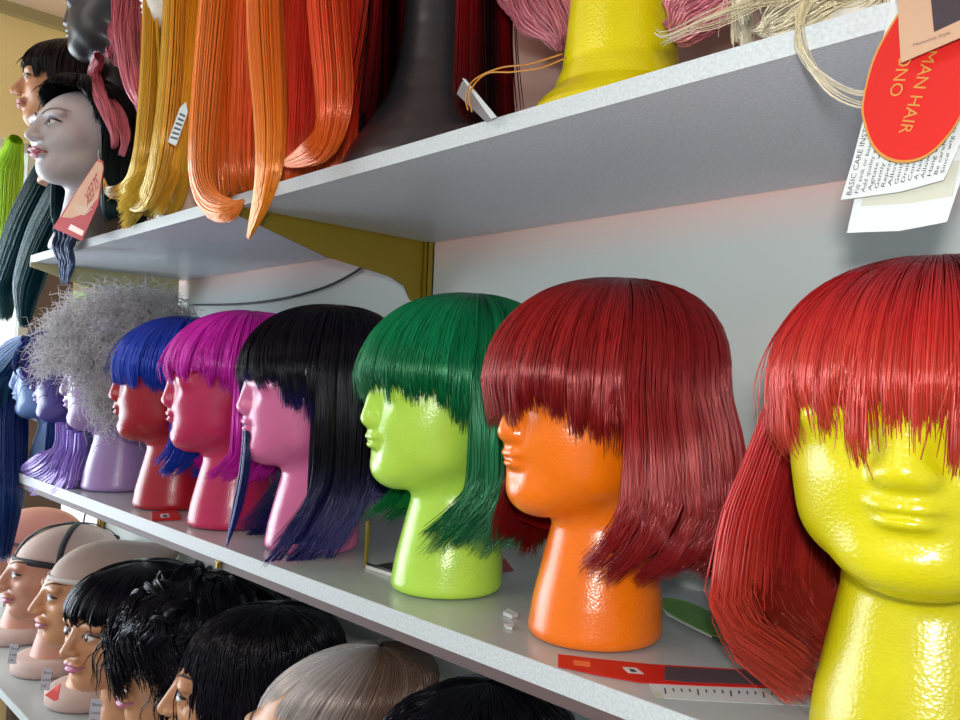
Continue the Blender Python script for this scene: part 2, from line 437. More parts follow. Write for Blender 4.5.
        lowr = Zv[:, 1:] < CZ - .012
        ok = ~(jump[:, None] & lowr)
        SQ = SQ[ok]
        sc = np.zeros((120, m, 3))
        if colfn is not None: sc[:] = colfn(pa[:, None] + 0 * tt, fr2, tt + 0 * pa[:, None], g, np.ones((120, m)) * .5)
        else:
            for j in range(3): sc[..., j] = np.interp(tt, w, cc[:, j])
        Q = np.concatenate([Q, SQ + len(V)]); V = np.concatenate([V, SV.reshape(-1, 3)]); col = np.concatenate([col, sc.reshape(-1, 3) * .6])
    V[:, 2] += ext
    if floor is not None:      # rest on the shelf where there is shelf below
        V *= scale
        c, s_ = math.cos(rz), math.sin(rz)
        wy = loc[1] + s_ * V[:, 0] + c * V[:, 1]
        lim = np.where(wy > YF - .004, floor + .0015 + g.uniform(0, .002, len(V)), -9)
        V[:, 2] = np.maximum(V[:, 2], lim - loc[2])
    else: V *= scale
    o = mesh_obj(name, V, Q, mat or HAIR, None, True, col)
    o.location = loc; o.rotation_euler = (0, 0, rz)
    return o
def curly_wig(name, loc, rz, color, N=2600, vol=(.095, .11, .10), curl=.006, length=.05, M_=22, turns=2.5, r=.0008, face=55, zface=.19, znape=.12,
              spread=.02, scale=1.0, seed=0, mat=None, hang=.4, flow=.3, ext=0.0, dark=.5, tone=None, start=.72, bumps=0.0, forward=0.0):
    """tightly curled hair growing out of the cap"""
    g = np.random.default_rng(500 + seed); N = int(N * .7); M_ = min(M_, 17); r = r * 1.15
    d = g.normal(size=(N * 3, 3)); d /= np.linalg.norm(d, axis=1, keepdims=True)
    ph = np.degrees(np.abs(np.arctan2(d[:, 0], -d[:, 1])))
    zz = CZ + vol[2] * d[:, 2] * start
    lim = np.interp(ph, [0, face * .8, face, 180], [zface, zface, znape + .01, znape])
    d = d[zz > lim][:N]; n = len(d)
    t = np.linspace(0, 1, M_)[None, :, None]
    V3 = np.array(vol)
    p0 = d * V3 * start; ln = (length * g.uniform(.5, 1.15, n))[:, None, None]
    low = g.normal(size=(1, 3)) 
    lump = 1 + bumps * np.sin(d[:, 0] * 9 + seed) * np.sin(d[:, 1] * 8) * np.cos(d[:, 2] * 7)
    dirv = d * g.uniform(.8, 1.2, (n, 1)) + g.normal(0, .25, (n, 3)); dirv[:, 1] -= forward
    dirv /= np.linalg.norm(dirv, axis=1, keepdims=True)
    down = np.cross(np.cross(d, np.array([0, 0, -1.0])), d); dn = np.linalg.norm(down, axis=1, keepdims=True) + 1e-6; down = down / dn
    down = down + g.normal(0, .35, (n, 3))
    P = p0[:, None] + dirv[:, None] * ln * t * (1 - flow) * lump[:, None, None] + down[:, None] * ln * flow * t * 1.6
    P[..., 2] -= (hang * ln[..., 0] * t[..., 0] ** 2)
    A = np.cross(dirv, g.normal(size=(n, 3))); A /= np.linalg.norm(A, axis=1, keepdims=True); B = np.cross(dirv, A)
    ang = 2 * PI * turns * t * g.uniform(.6, 1.3, (n, 1, 1)) + g.uniform(0, 2 * PI, (n, 1, 1))
    amp = curl * np.clip(t * 4, 0, 1) * g.uniform(.4, 1.3, (n, 1, 1))
    P = P + A[:, None] * amp * np.cos(ang) + B[:, None] * amp * np.sin(ang)
    P[..., 1] += CY; P[..., 2] += CZ
    rad = np.full((n, M_), r) * np.interp(np.linspace(0, 1, M_), [0, .8, 1], [1, 1, .4])[None]
    V, Q = tubes(P, rad, 3)
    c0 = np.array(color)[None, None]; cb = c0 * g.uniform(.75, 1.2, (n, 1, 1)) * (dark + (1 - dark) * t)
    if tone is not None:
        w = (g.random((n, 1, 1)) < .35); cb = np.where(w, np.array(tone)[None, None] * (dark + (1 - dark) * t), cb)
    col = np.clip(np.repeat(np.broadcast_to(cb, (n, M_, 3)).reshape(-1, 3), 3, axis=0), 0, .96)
    # cap
    uu, vv = 60, 30
    a = np.linspace(-PI, PI, uu + 1)[:-1]; lim = np.interp(np.degrees(np.abs(a)), [0, face * .8, face, 180], [zface, zface, znape + .01, znape]) + .004
    zl = np.clip((lim - CZ) / (vol[2] * start * 1.02), -1, .8); tm = np.arccos(zl)
    th = tm[:, None] * np.linspace(0, 1, vv)[None]
    X = vol[0] * start * 1.02 * np.sin(th) * np.sin(a)[:, None]; Yv = CY - vol[1] * start * 1.02 * np.sin(th) * np.cos(a)[:, None]; Z = CZ + vol[2] * start * 1.02 * np.cos(th)
    SV = np.stack([X, Yv, Z], -1).reshape(-1, 3); ii = np.arange(uu * vv).reshape(uu, vv); i2 = np.roll(ii, -1, 0)
    SQ = np.stack([ii[:, :-1], ii[:, 1:], i2[:, 1:], i2[:, :-1]], -1).reshape(-1, 4)
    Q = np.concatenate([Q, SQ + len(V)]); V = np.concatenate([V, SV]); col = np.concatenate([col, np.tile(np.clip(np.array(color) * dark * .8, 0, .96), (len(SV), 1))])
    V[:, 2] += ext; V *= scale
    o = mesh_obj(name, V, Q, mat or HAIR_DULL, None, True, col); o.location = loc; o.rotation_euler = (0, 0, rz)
    return o

# ------------------------------------------------------------------ loose locks of hair
def cat_rom(pts, n):
    pts = np.array(pts, float); t = np.linspace(0, len(pts) - 1, n); out = []
    for u in t:
        i = min(int(u), len(pts) - 2); w = u - i
        p0, p1, p2, p3 = pts[max(i - 1, 0)], pts[i], pts[i + 1], pts[min(i + 2, len(pts) - 1)]
        out.append(0.5 * ((2 * p1) + (-p0 + p2) * w + (2 * p0 - 5 * p1 + 4 * p2 - p3) * w * w + (-p0 + 3 * p1 - 3 * p2 + p3) * w ** 3))
    return np.array(out)
def lock(path, widths, n, c0, c1, r=.0009, M_=26, wave=0.0, wf=2.0, seed=0, thick=.6, tipr=.25, twist=0.0, spread_tip=.0):
    """a hank of n strands along a path; widths = half widths along it"""
    n = int(n * .65) if n > 200 else n; r = r * 1.18; M_ = min(M_, 22 if (wave or twist) else 16)
    g = np.random.default_rng(seed + 77); P0 = cat_rom(path, M_)
    W = np.interp(np.linspace(0, 1, M_), np.linspace(0, 1, len(widths)), widths)
    T = np.gradient(P0, axis=0); T /= np.linalg.norm(T, axis=1, keepdims=True)
    A = np.cross(T, np.array([.2, 1, .1])); A /= np.linalg.norm(A, axis=1, keepdims=True) + 1e-9; B = np.cross(T, A)
    rr = np.sqrt(g.random(n)); aa = g.uniform(0, 2 * PI, n)
    t = np.linspace(0, 1, M_)[None]
    an = aa[:, None] + twist * 2 * PI * t
    jx = rr[:, None] * np.cos(an) * W[None]; jy = rr[:, None] * np.sin(an) * W[None] * thick
    if wave:
        q = g.uniform(0, 2 * PI, n) * .3
        jx = jx + wave * np.sin(2 * PI * wf * t + q[:, None]); jy = jy + wave * np.cos(2 * PI * wf * t + q[:, None])
    P = P0[None] + A[None] * jx[..., None] + B[None] * jy[..., None]
    # uneven ends
    cut = g.uniform(.86, 1.0, n); tt = t * cut[:, None]; idx = tt * (M_ - 1); i0 = np.minimum(idx.astype(int), M_ - 2); w = (idx - i0)[..., None]
    ar = np.arange(n)[:, None]; P = P[ar, i0] * (1 - w) + P[ar, i0 + 1] * w
    rad = r * g.uniform(.7, 1.3, (n, 1)) * np.interp(t, [0, .85, 1], [1, 1, tipr])
    V, Q = tubes(P, rad, 3)
    cc = (np.array(c0)[None, None] * (1 - t[..., None]) + np.array(c1)[None, None] * t[..., None]) * g.uniform(.7, 1.25, (n, 1, 1)) * (.55 + .45 * rr[:, None, None])
    return V, Q, np.repeat(cc.reshape(-1, 3), 3, axis=0)
def join3(L):
    Vs, Qs, Cs, k = [], [], [], 0
    for v, q, c in L:
        Vs.append(v); Qs.append(q + k); Cs.append(c); k += len(v)
    return np.concatenate(Vs), np.concatenate(Qs), np.concatenate(Cs)
def locks_obj(name, L, mat=None, parent=None):
    V, Q, c = join3(L); return mesh_obj(name, V, Q, mat or HAIR, parent, True, c)

# ------------------------------------------------------------------ writing
def text_obj(name, s, origin, d, upv, mat, parent=None, height=None, length=None, depth=.0002, align='LEFT'):
    cu = bpy.data.curves.new('lettering', 'FONT'); cu.body = s; cu.size = 1; cu.align_x = align; cu.resolution_u = 2
    o = bpy.data.objects.new('lettering', cu); C.objects.link(o)
    bpy.context.view_layer.update()
    me = bpy.data.meshes.new_from_object(o.evaluated_get(bpy.context.evaluated_depsgraph_get()))
    V = np.array([tuple(v.co) for v in me.vertices]); Fs = [tuple(p.vertices) for p in me.polygons]
    bpy.data.objects.remove(o); bpy.data.curves.remove(cu); bpy.data.meshes.remove(me)
    w = V[:, 0].max() - V[:, 0].min()
    sy = height / .72 if height else length / w
    sx = length / w if length else sy
    d = _n(np.array(d, float)); upv = np.array(upv, float); upv = _n(upv - d * np.dot(upv, d)); nn = np.cross(d, upv)
    P = np.array(origin)[None] + V[:, :1] * sx * d + V[:, 1:2] * sy * upv + nn * depth
    return mesh_obj(name, P, Fs, mat, parent, False)

# ================================================================== SETTING
CEIL = 1.17; FLOOR = -1.45; XE = -3.0
m_wall, nt, b = new_mat('wall_warm_lit_top')
b.inputs['Roughness'].default_value = .75
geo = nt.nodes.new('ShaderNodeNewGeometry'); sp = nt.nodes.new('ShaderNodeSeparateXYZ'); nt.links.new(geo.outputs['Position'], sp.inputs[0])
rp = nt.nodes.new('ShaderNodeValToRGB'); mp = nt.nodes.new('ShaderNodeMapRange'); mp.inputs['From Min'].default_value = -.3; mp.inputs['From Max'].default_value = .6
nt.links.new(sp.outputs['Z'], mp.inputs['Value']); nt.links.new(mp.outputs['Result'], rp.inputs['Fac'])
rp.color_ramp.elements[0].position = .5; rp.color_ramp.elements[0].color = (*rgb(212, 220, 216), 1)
rp.color_ramp.elements[1].position = .56; rp.color_ramp.elements[1].color = (*rgb(242, 206, 196), 1)  # warm light on the upper wall, put into its colour
nz = nt.nodes.new('ShaderNodeTexNoise'); nz.inputs['Scale'].default_value = 60
bp = nt.nodes.new('ShaderNodeBump'); bp.inputs['Strength'].default_value = .15; bp.inputs['Distance'].default_value = .001
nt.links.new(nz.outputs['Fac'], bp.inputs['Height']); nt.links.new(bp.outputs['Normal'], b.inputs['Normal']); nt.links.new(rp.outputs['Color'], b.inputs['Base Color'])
m_endwall = plain('end_wall_paint', rgb(244, 224, 168), .8, .3, var=.06, vscale=2)
m_ceil = plain('ceiling_paint', rgb(222, 196, 176), .85, .2)
m_trim = plain('trim_paint', rgb(170, 160, 120), .6)
m_floor = plain('floor_tiles', rgb(150, 140, 130), .4, var=.1, vscale=3)
m_white = plain('white_paint', rgb(225, 225, 222), .5)
m_gold = plain('brass_paint', rgb(150, 128, 34), .35, .5, .35, var=.1, vscale=20)
m_goldlit = plain('brass_paint_lit', rgb(190, 160, 60), .4, .5, .3)  # the brass as lit beside the window, light put into its colour
m_dark = plain('slot_black', rgb(30, 26, 20), .7)
m_brown = plain('pilaster_brown', rgb(96, 78, 78), .6, var=.1)
m_cable = plain('cable_black', rgb(28, 30, 34), .5)

YB = 1.7; XB = -2.15
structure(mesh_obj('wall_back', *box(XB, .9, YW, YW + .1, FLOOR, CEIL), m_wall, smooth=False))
structure(mesh_obj('wall_bay', *merge([box(XE, XB + .1, YB, YB + .1, FLOOR, CEIL), box(XB, XB + .1, YW + .1, YB, FLOOR, CEIL)]), m_endwall, smooth=False))
E1a, E1b, E1z0, E1z1 = -1.6, .80, -.95, .74
F1a, F1b, F1z0, F1z1 = .90, 1.45, -.95, .30
structure(mesh_obj('wall_end', *merge([box(XE - .1, XE, -3.2, E1a, FLOOR, CEIL), box(XE - .1, XE, E1b, F1a, FLOOR, CEIL), box(XE - .1, XE, F1b, YB + .1, FLOOR, CEIL),
    box(XE - .1, XE, E1a, E1b, E1z1, CEIL), box(XE - .1, XE, E1a, E1b, FLOOR, E1z0), box(XE - .1, XE, F1a, F1b, F1z1, CEIL), box(XE - .1, XE, F1a, F1b, FLOOR, F1z0)]), m_endwall, smooth=False))
structure(mesh_obj('ceiling', *box(XE - .1, .9, -3.2, YB + .1, CEIL, CEIL + .08), m_ceil, smooth=False))
structure(mesh_obj('floor', *box(XE - .1, .9, -3.2, YB + .1, FLOOR - .08, FLOOR), m_floor, smooth=False))
structure(mesh_obj('trim_1', *box(XE, XE + .03, -3.2, YB, CEIL - .035, CEIL), m_trim, smooth=False))
glass, nt, b = new_mat('window_glass'); b.inputs['Transmission Weight'].default_value = 1; b.inputs['Roughness'].default_value = 0; b.inputs['IOR'].default_value = 1.02
def window(nm, axis, a0, a1, z0, z1, at, mull):
    fr = []
    def B(p0, p1, q0, q1):
        return box(at - .02, at + .02, p0, p1, q0, q1) if axis == 0 else box(p0, p1, at - .02, at + .02, q0, q1)
    fr += [B(a0, a0 + .03, z0, z1), B(a1 - .03, a1, z0, z1), B(a0, a1, z0, z0 + .03), B(a0, a1, z1 - .03, z1)]
    for k in range(1, mull + 1):
        c = a0 + (a1 - a0) * k / (mull + 1); fr.append(B(c - .015, c + .015, z0, z1))
    w = structure(mesh_obj(nm, *merge(fr), m_white, smooth=False))
    g = box(at - .003, at + .003, a0 + .02, a1 - .02, z0 + .02, z1 - .02) if axis == 0 else box(a0 + .02, a1 - .02, at - .003, at + .003, z0 + .02, z1 - .02)
    p = mesh_obj('pane', *g, glass, w, smooth=False); p['kind'] = 'structure'
window('window_1', 0, E1a, E1b, E1z0, E1z1, XE - .05, 1)
window('window_2', 0, F1a, F1b, F1z0, F1z1, XE - .05, 0)
# daylight outside: overexposed street with greenery
m_out, nt, b = new_mat('daylight_outside')
nt.nodes.remove(b); em = nt.nodes.new('ShaderNodeEmission'); out = [n for n in nt.nodes if n.type == 'OUTPUT_MATERIAL'][0]
tc = nt.nodes.new('ShaderNodeTexCoord'); nz = nt.nodes.new('ShaderNodeTexNoise'); nz.inputs['Scale'].default_value = 1.3; nz.inputs['Detail'].default_value = 3
rp = nt.nodes.new('ShaderNodeValToRGB'); rp.color_ramp.elements[0].position = .42; rp.color_ramp.elements[0].color = (.45, .8, .12, 1)
rp.color_ramp.elements[1].position = .56; rp.color_ramp.elements[1].color = (.92, .96, 1, 1)
nt.links.new(tc.outputs['Object'], nz.inputs['Vector'])
sx = nt.nodes.new('ShaderNodeSeparateXYZ'); nt.links.new(tc.outputs['Object'], sx.inputs[0])
mr = nt.nodes.new('ShaderNodeMapRange'); mr.inputs['From Min'].default_value = -.1; mr.inputs['From Max'].default_value = .5; mr.inputs['To Min'].default_value = .4; mr.inputs['To Max'].default_value = -.06
nt.links.new(sx.outputs['Z'], mr.inputs['Value']); ad = nt.nodes.new('ShaderNodeMath'); ad.operation = 'ADD'
nt.links.new(nz.outputs['Fac'], ad.inputs[0]); nt.links.new(mr.outputs['Result'], ad.inputs[1]); nt.links.new(ad.outputs[0], rp.inputs['Fac']); nt.links.new(rp.outputs['Color'], em.inputs['Color'])
em.inputs['Strength'].default_value = 1.9; nt.links.new(em.outputs[0], out.inputs['Surface'])
structure(mesh_obj('exterior_backdrop', *merge([box(XE - 1.3, XE - 1.28, -4, 3, -2, 2.2), box(XE - 1.3, .5, 3.0, 3.02, -2, 2.2)]), m_out, smooth=False))
structure(mesh_obj('trim_2', *box(XE, XE + .04, E1b - .01, F1a + .01, FLOOR, .74), m_brown, smooth=False))

# ------------------------------------------------------------------ shelves
def board_mat(name, col, rough=.4):
    m, nt, b = new_mat(name); b.inputs['Roughness'].default_value = rough
    tc = nt.nodes.new('ShaderNodeTexCoord'); n = nt.nodes.new('ShaderNodeTexNoise'); n.inputs['Scale'].default_value = 420; n.inputs['Detail'].default_value = 3
    nt.links.new(tc.outputs['Object'], n.inputs['Vector'])
    r2 = nt.nodes.new('ShaderNodeValToRGB'); r2.color_ramp.elements[0].position = .35; r2.color_ramp.elements[0].color = (*[c * .9 for c in col], 1)
    r2.color_ramp.elements[1].position = .7; r2.color_ramp.elements[1].color = (*[min(1, c * 1.12) for c in col], 1)
    nt.links.new(n.outputs['Fac'], r2.inputs['Fac']); nt.links.new(r2.outputs['Color'], b.inputs['Base Color'])
    bp = nt.nodes.new('ShaderNodeBump'); bp.inputs['Strength'].default_value = .3; bp.inputs['Distance'].default_value = .0006
    nt.links.new(n.outputs['Fac'], bp.inputs['Height']); nt.links.new(bp.outputs['Normal'], b.inputs['Normal'])
    return m
m_board = board_mat('white_board_edge', rgb(200, 208, 211), .5)
m_under = board_mat('grey_laminate', rgb(214, 221, 232), .35)
m_top = plain('shelf_laminate', rgb(176, 184, 186), .22, .5, var=.05, vscale=5)
XR = .55
def shelf(label, x0, x1, yf, ztop, th, under=None, batten=False):
    r = empty('shelf', ((x0 + x1) / 2, YW, ztop)); cx = (x0 + x1) / 2
    tag(r, label, 'shelf', 'long wall shelves')
    L = (x1 - x0) / 2
    def put(n, b_, m):
        v = [(a, y - YW, z - ztop) for a, y, z in b_[0]]; return mesh_obj(n, v, b_[1], m, r, False)
    put('board', box(-L, L, yf + .0015, YW - .002, ztop - th + .001, ztop), m_top)
    put('front_edging', box(-L, L, yf, yf + .0015, ztop - th, ztop + .0003), m_board)
    put('underside', box(-L, L, yf + .0015, YW - .002, ztop - th, ztop - th + .001), under or m_under)
    if batten: put('batten', box(-L, L, yf + .0005, yf + .02, ztop - th - .009, ztop - th), m_brown)
    return r
shelf('white edged upper shelf with grey underside carrying the long yellow and orange wigs', -1.75, XR, YF, Z_UP, .0145)
shelf('white edged middle shelf carrying the bright painted foam heads in bob wigs', -1.885, XR, YF, Z_MID, .0165, batten=True)
shelf('lowest shelf under the flesh coloured mannequin heads', -2.5, XR, .478, Z_LOW, .016)

# slotted standards and brackets
def standard(X, z0, z1, label, mat, y1=YW):
    r = empty('shelf_standard', (X, y1, z0)); tag(r, label, 'standard', None)
    w = .0105
    poly = [(-w, 0), (-w, -.014), (-w + .002, -.014), (-w + .002, -.002), (w - .002, -.002), (w - .002, -.014), (w, -.014), (w, 0)]
    V, Fq = merge([box(-w, -w + .0025, -.013, 0, 0, z1 - z0), box(w - .0025, w, -.013, 0, 0, z1 - z0), box(-w, w, -.0025, 0, 0, z1 - z0),
                   box(-w, -.004, -.0135, -.011, 0, z1 - z0), box(.004, w, -.0135, -.011, 0, z1 - z0)])
    mesh_obj('channel', V, Fq, mat, r, False)
    sl = [box(-.0018, .0018, -.0032, -.0026, z, z + .012) for z in np.arange(.02, z1 - z0 - .02, .025)]
    o = mesh_obj('slots', *merge(sl), m_dark, r, False)
    return r
standard(-.916, -.75, .52, 'brass coloured slotted standard beside the green bob wig', m_gold)
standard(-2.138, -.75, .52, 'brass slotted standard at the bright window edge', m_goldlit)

def bracket(X, ztop, label, mat, reach=.29, dep=.085):
    r = empty('shelf_bracket', (X, YW - .014, ztop)); tag(r, label, 'bracket')
    pts = [(0, 0), (-reach, 0), (-reach, -.008), (-reach * .55, -dep * .50), (-.055, -dep * .66), (-.03, -dep * .78), (-.018, -dep * 1.0), (-.012, -dep * 1.5), (0, -dep * 1.5)]
    mesh_obj('plate', *prism(pts, 0, -.0015, .0015), mat, r, False)
    mesh_obj('flange', *merge([box(-.005, .005, -reach, 0, -.0015, -.0002)]), mat, r, False)
    return r
bracket(-.916, Z_UPB, 'brass coloured bracket under the upper shelf above the green wig', m_gold)
bracket(-.916, Z_MID - .0165, 'brass coloured bracket under the middle shelf below the lime head', m_gold)
bracket(-1.735, Z_UPB, 'pale bracket under the far end of the upper shelf', plain('cream_paint', rgb(205, 200, 150), .5))
wire('cable', [onY(x, y, .752) for x, y in [(372, 258), (355, 272), (325, 287), (285, 298), (240, 304), (190, 305)]], .0022, m_cable)
tag(bpy.data.objects['cable'], 'thin black cable sagging along the wall behind the wigs', 'cable')
wire('wall_cord', [onY(x, y, .745) for x, y in [(87, 505), (84, 520), (81, 537), (78, 560)]], .0022, m_cable)
tag(bpy.data.objects['wall_cord'], 'short dark cord crossing the bright window', 'cord')

# ================================================================== HEADS
FOAM = head_mesh(False, h=.0020); TALL = head_mesh(False, ext=.17, h=.0024); FLARE = head_mesh(False, ext=.169, h=.0024); BUST = head_mesh(False, ext=.17, bust=True, h=.0026)
BUST2 = head_mesh(False, ext=.255, bust=.5, h=.0026); REAL = head_mesh(True, ext=-.012, h=.0021); REALT = head_mesh(True, ext=-.005, h=.0021)
def foam_head(loc, rz, col, label, kind=FOAM, scale=1.0, group='foam wig heads', rough=.26, seam=True):
    o = mesh_obj('foam_mannequin', kind[0], kind[1], foam('foam_paint', col, rough), None, True)
    o.location = loc; o.rotation_euler = (0, 0, rz); o.scale = (scale,) * 3
    tag(o, label, 'foam head', group); return o
D = math.radians
def P(px, Y, z): return (XatY(px, Y, z), Y, z)
mid = Z_MID + .0004
RZ = D(-18)

# ---- middle row
L_or = (-.433, .538, mid); L_gr = (-.620, .540, mid); L_pk = (-.860, .536, mid); L_cr = (-1.048, .526, mid); L_rd = (-1.235, .525, mid)
L_li = (-1.462, .525, mid); L_in = (-1.69, .54, mid); L_lb = (-1.81, .535, mid); L_ye = (-.166, .510, mid)
foam_head(L_ye, D(10), rgb(204, 196, 12), 'bright yellow foam head facing out under the copper red fringe wig').scale = (1.2, 1.02, 1)
foam_head(L_or, RZ, rgb(250, 122, 10), 'orange foam head wearing the dark auburn bob')
foam_head(L_gr, RZ, rgb(190, 236, 84), 'lime green foam head wearing the green bob')
foam_head(L_pk, RZ, rgb(226, 116, 168), 'light pink foam head wearing the black and navy wig')
foam_head(L_cr, RZ, rgb(204, 44, 96), 'crimson pink foam head wearing the magenta bob')
foam_head(L_rd, RZ, rgb(176, 26, 44), 'dark red foam head wearing the royal blue bob')
foam_head(L_li, RZ, rgb(176, 148, 206), 'lilac foam head under the white curly wig')
foam_head(L_in, RZ, rgb(92, 84, 160), 'indigo foam head under the purple wig')
foam_head(L_lb, RZ, rgb(130, 168, 226), 'pale blue foam head under the long blue wig')

def bangs(zb, zs, zbk, pb=54, soft=6, side=76):
    return [(0, zb), (pb - soft, zb - .004), (side - 6, zb - .018), (side - .4, zb - .030), (side, zs), (100, zs + .0), (130, zbk), (180, zbk)]
def fw(amt, lat=0.0, dz=0.0, side=50):
    def f(phi):
        w = (np.abs(phi) > D(side)) * 1.0
        back = np.clip(np.cos(phi) * -1, 0, 1)
        return np.stack([np.sin(phi) * lat * w, -amt * w * (1 - back * .9), dz * w], -1)
    return f
BOB = ((0, 1), (.25, 1.05), (.6, 1.10), (.85, 1.04), (1, .92))
def wig(name_label, *a, **k):
    o = make_wig('wig', *a, **k); return tag(o, name_label, 'wig', 'wigs on foam heads')

wig('copper red wig with a choppy fringe and inward curled ends on the bright yellow head',
    [rgb(92, 12, 16), rgb(146, 20, 26), rgb(172, 34, 34), rgb(178, 58, 40)],
    [(0, .191), (40, .186), (69.6, .172), (70, .045), (100, .030), (180, .030)], L_ye, D(10), N=13500, M_=30, vol=(.090, .104, .081), bang=.04, layer=.20,
    prof=((0, 1), (.2, 1.12), (.5, 1.30), (.8, 1.36), (.93, 1.2), (1, .88)), clump=.4, K=120, r=.00050, zjit=.009, jit=.004, seed=1, flyaway=.05)
wig('dark auburn bob wig with a parted fringe on the orange head',
    [rgb(76, 8, 10), rgb(118, 16, 18), rgb(142, 26, 26), rgb(124, 18, 20)],
    [(0, .186), (34, .180), (50, .172), (66.6, .158), (67, .074), (90, .062), (130, .066), (180, .068)], L_or, RZ, N=8500, M_=26, vol=(.086, .104, .089), bang=.07,
    prof=((0, 1), (.3, 1.12), (.65, 1.20), (.88, 1.10), (1, .92)), tip=fw(.030), tip_from=.6, flyaway=.004, clump=.5, K=110, r=.00050, seed=2)
wig('glossy emerald green bob wig with a blunt fringe on the lime head',
    [rgb(0, 66, 40), rgb(0, 112, 66), rgb(0, 124, 74), rgb(0, 100, 52)],
    bangs(.193, .058, .05), L_gr, RZ, N=7500, M_=24, vol=(.080, .098, .087), bang=.09,
    prof=((0, 1), (.3, 1.04), (.65, 1.06), (.88, 1.0), (1, .98)), tip=fw(.045, .0), tip_from=.62, clump=.5, K=90, r=.00050, seed=3)
def navy(phi, fr, t, g, u):
    w = np.clip((fr - .5) / .45, 0, 1)[..., None]
    return np.array(rgb(14, 11, 24)) * (1 - w) + np.array(rgb(22, 26, 100)) * w
wig('long black wig with navy blue tips and swept fringe on the light pink head', None,
    [(0, .200), (30, .190), (50, .178), (70.6, .158), (71, .004), (110, .006), (130, .06), (180, .06)], L_pk, RZ, N=6000, M_=24, vol=(.079, .097, .086), bang=.08,
    prof=((0, 1), (.3, 1.02), (.6, 1.0), (.85, .95), (1, .92)), tip=fw(.050, .01), tip_from=.55, sweep=lambda p: np.where(np.abs(p) < D(50), .30, 0.0), clump=.8, K=90, r=.00055, colfn=navy, seed=4, floor=mid)
Lk = [lock([onY(243, 360, .470), onY(247, 410, .468), onY(246, 460, .466), onY(238, 505, .462), onY(226, 548, .456)], [.003, .007, .009, .009, .001], 330, rgb(16, 14, 34), rgb(26, 32, 118), r=.0005, seed=81)]
w_ = [x for x in bpy.data.objects if x.get('label', '').startswith('long black wig with navy')][0]
o = locks_obj('front_lock', Lk); bpy.context.view_layer.update(); o.parent = w_; o.matrix_parent_inverse = w_.matrix_world.inverted()
wig('hot magenta bob wig with a straight fringe on the crimson pink head',
    [rgb(150, 8, 130), rgb(214, 20, 184), rgb(226, 36, 200), rgb(214, 20, 180)],
    bangs(.200, .068, .06), L_cr, RZ, N=4600, M_=20, vol=(.077, .095, .085), bang=.08, prof=BOB, tip=fw(.030), clump=.6, K=60, r=.0008, seed=5)
wig('royal blue bob wig with a straight fringe on the dark red head',
    [rgb(4, 22, 110), rgb(10, 50, 170), rgb(18, 74, 206), rgb(10, 60, 190)],
    bangs(.186, .060, .06), L_rd, RZ, N=4000, M_=18, vol=(.076, .095, .083), bang=.08, prof=BOB, tip=fw(.022), clump=.6, K=60, r=.0009, seed=6)
o = curly_wig('wig', L_li, RZ, rgb(250, 248, 255), N=8500, vol=(.104, .122, .112), curl=.007, length=.062, turns=3, r=.00050, face=54, zface=.196, znape=.085, seed=1, hang=.05, flow=.15, dark=1.15, scale=1.08, bumps=.25, mat=AFRO)
tag(o, 'big frizzy white afro wig on the lilac head', 'wig', 'wigs on foam heads')
o = curly_wig('wig', L_in, RZ, rgb(120, 64, 190), N=2200, vol=(.092, .108, .098), curl=.006, length=.05, turns=3, r=.0008, face=62, zface=.196, znape=.07, seed=2, hang=.2, flow=.25, dark=.7, mat=AFRO)
tag(o, 'frizzy purple wig on the indigo head', 'wig', 'wigs on foam heads')
wig('long blue wig at the far end on the pale blue head',
    [rgb(12, 40, 90), rgb(20, 70, 140), rgb(24, 60, 130), rgb(20, 40, 90)],
    bangs(.192, -.06, .0), L_lb, RZ, N=3000, M_=18, vol=(.082, .1, .090), prof=((0, 1), (.5, 1.12), (1, 1.15)), clump=.6, K=50, r=.001, seed=8, floor=mid)
Lk = [lock([onY(30, 345, .50), onY(14, 375, .49), onY(10, 430, .47), onY(8, 490, .45), onY(2, 560, .45)], [.01, .05, .055, .05, .02], 2400, rgb(20, 44, 110), rgb(24, 60, 130), r=.0008, seed=61),
      lock([onY(24, 340, .47), onY(4, 370, .46), onY(-4, 430, .45), onY(-8, 500, .45)], [.01, .05, .05, .03], 1500, rgb(24, 70, 130), rgb(20, 90, 120), r=.0008, seed=62)]
w_ = [x for x in bpy.data.objects if x.get('label', '').startswith('long blue wig')][0]
o = locks_obj('long_locks', Lk); bpy.context.view_layer.update(); o.parent = w_; o.matrix_parent_inverse = w_.matrix_world.inverted()
# lavender hank hanging from behind the indigo head
Lk = []
for k, (a, b_, c_) in enumerate([((72, 455), (60, 478), (30, 492)), ((66, 450), (50, 470), (24, 480)), ((80, 458), (72, 480), (52, 494)), ((60, 448), (42, 462), (22, 470))]):
    Lk.append(lock([onY(a[0], a[1] - 25, .50), onY(*a, .50), onY(*b_, .475), onY(*c_, .462)], [.012, .02, .02, .008], 260, rgb(150, 120, 215), rgb(186, 160, 240), seed=k, r=.0009))
o = locks_obj('hair_hank', Lk); tag(o, 'pale lavender straight hair spread beside the lilac head', 'hair piece')

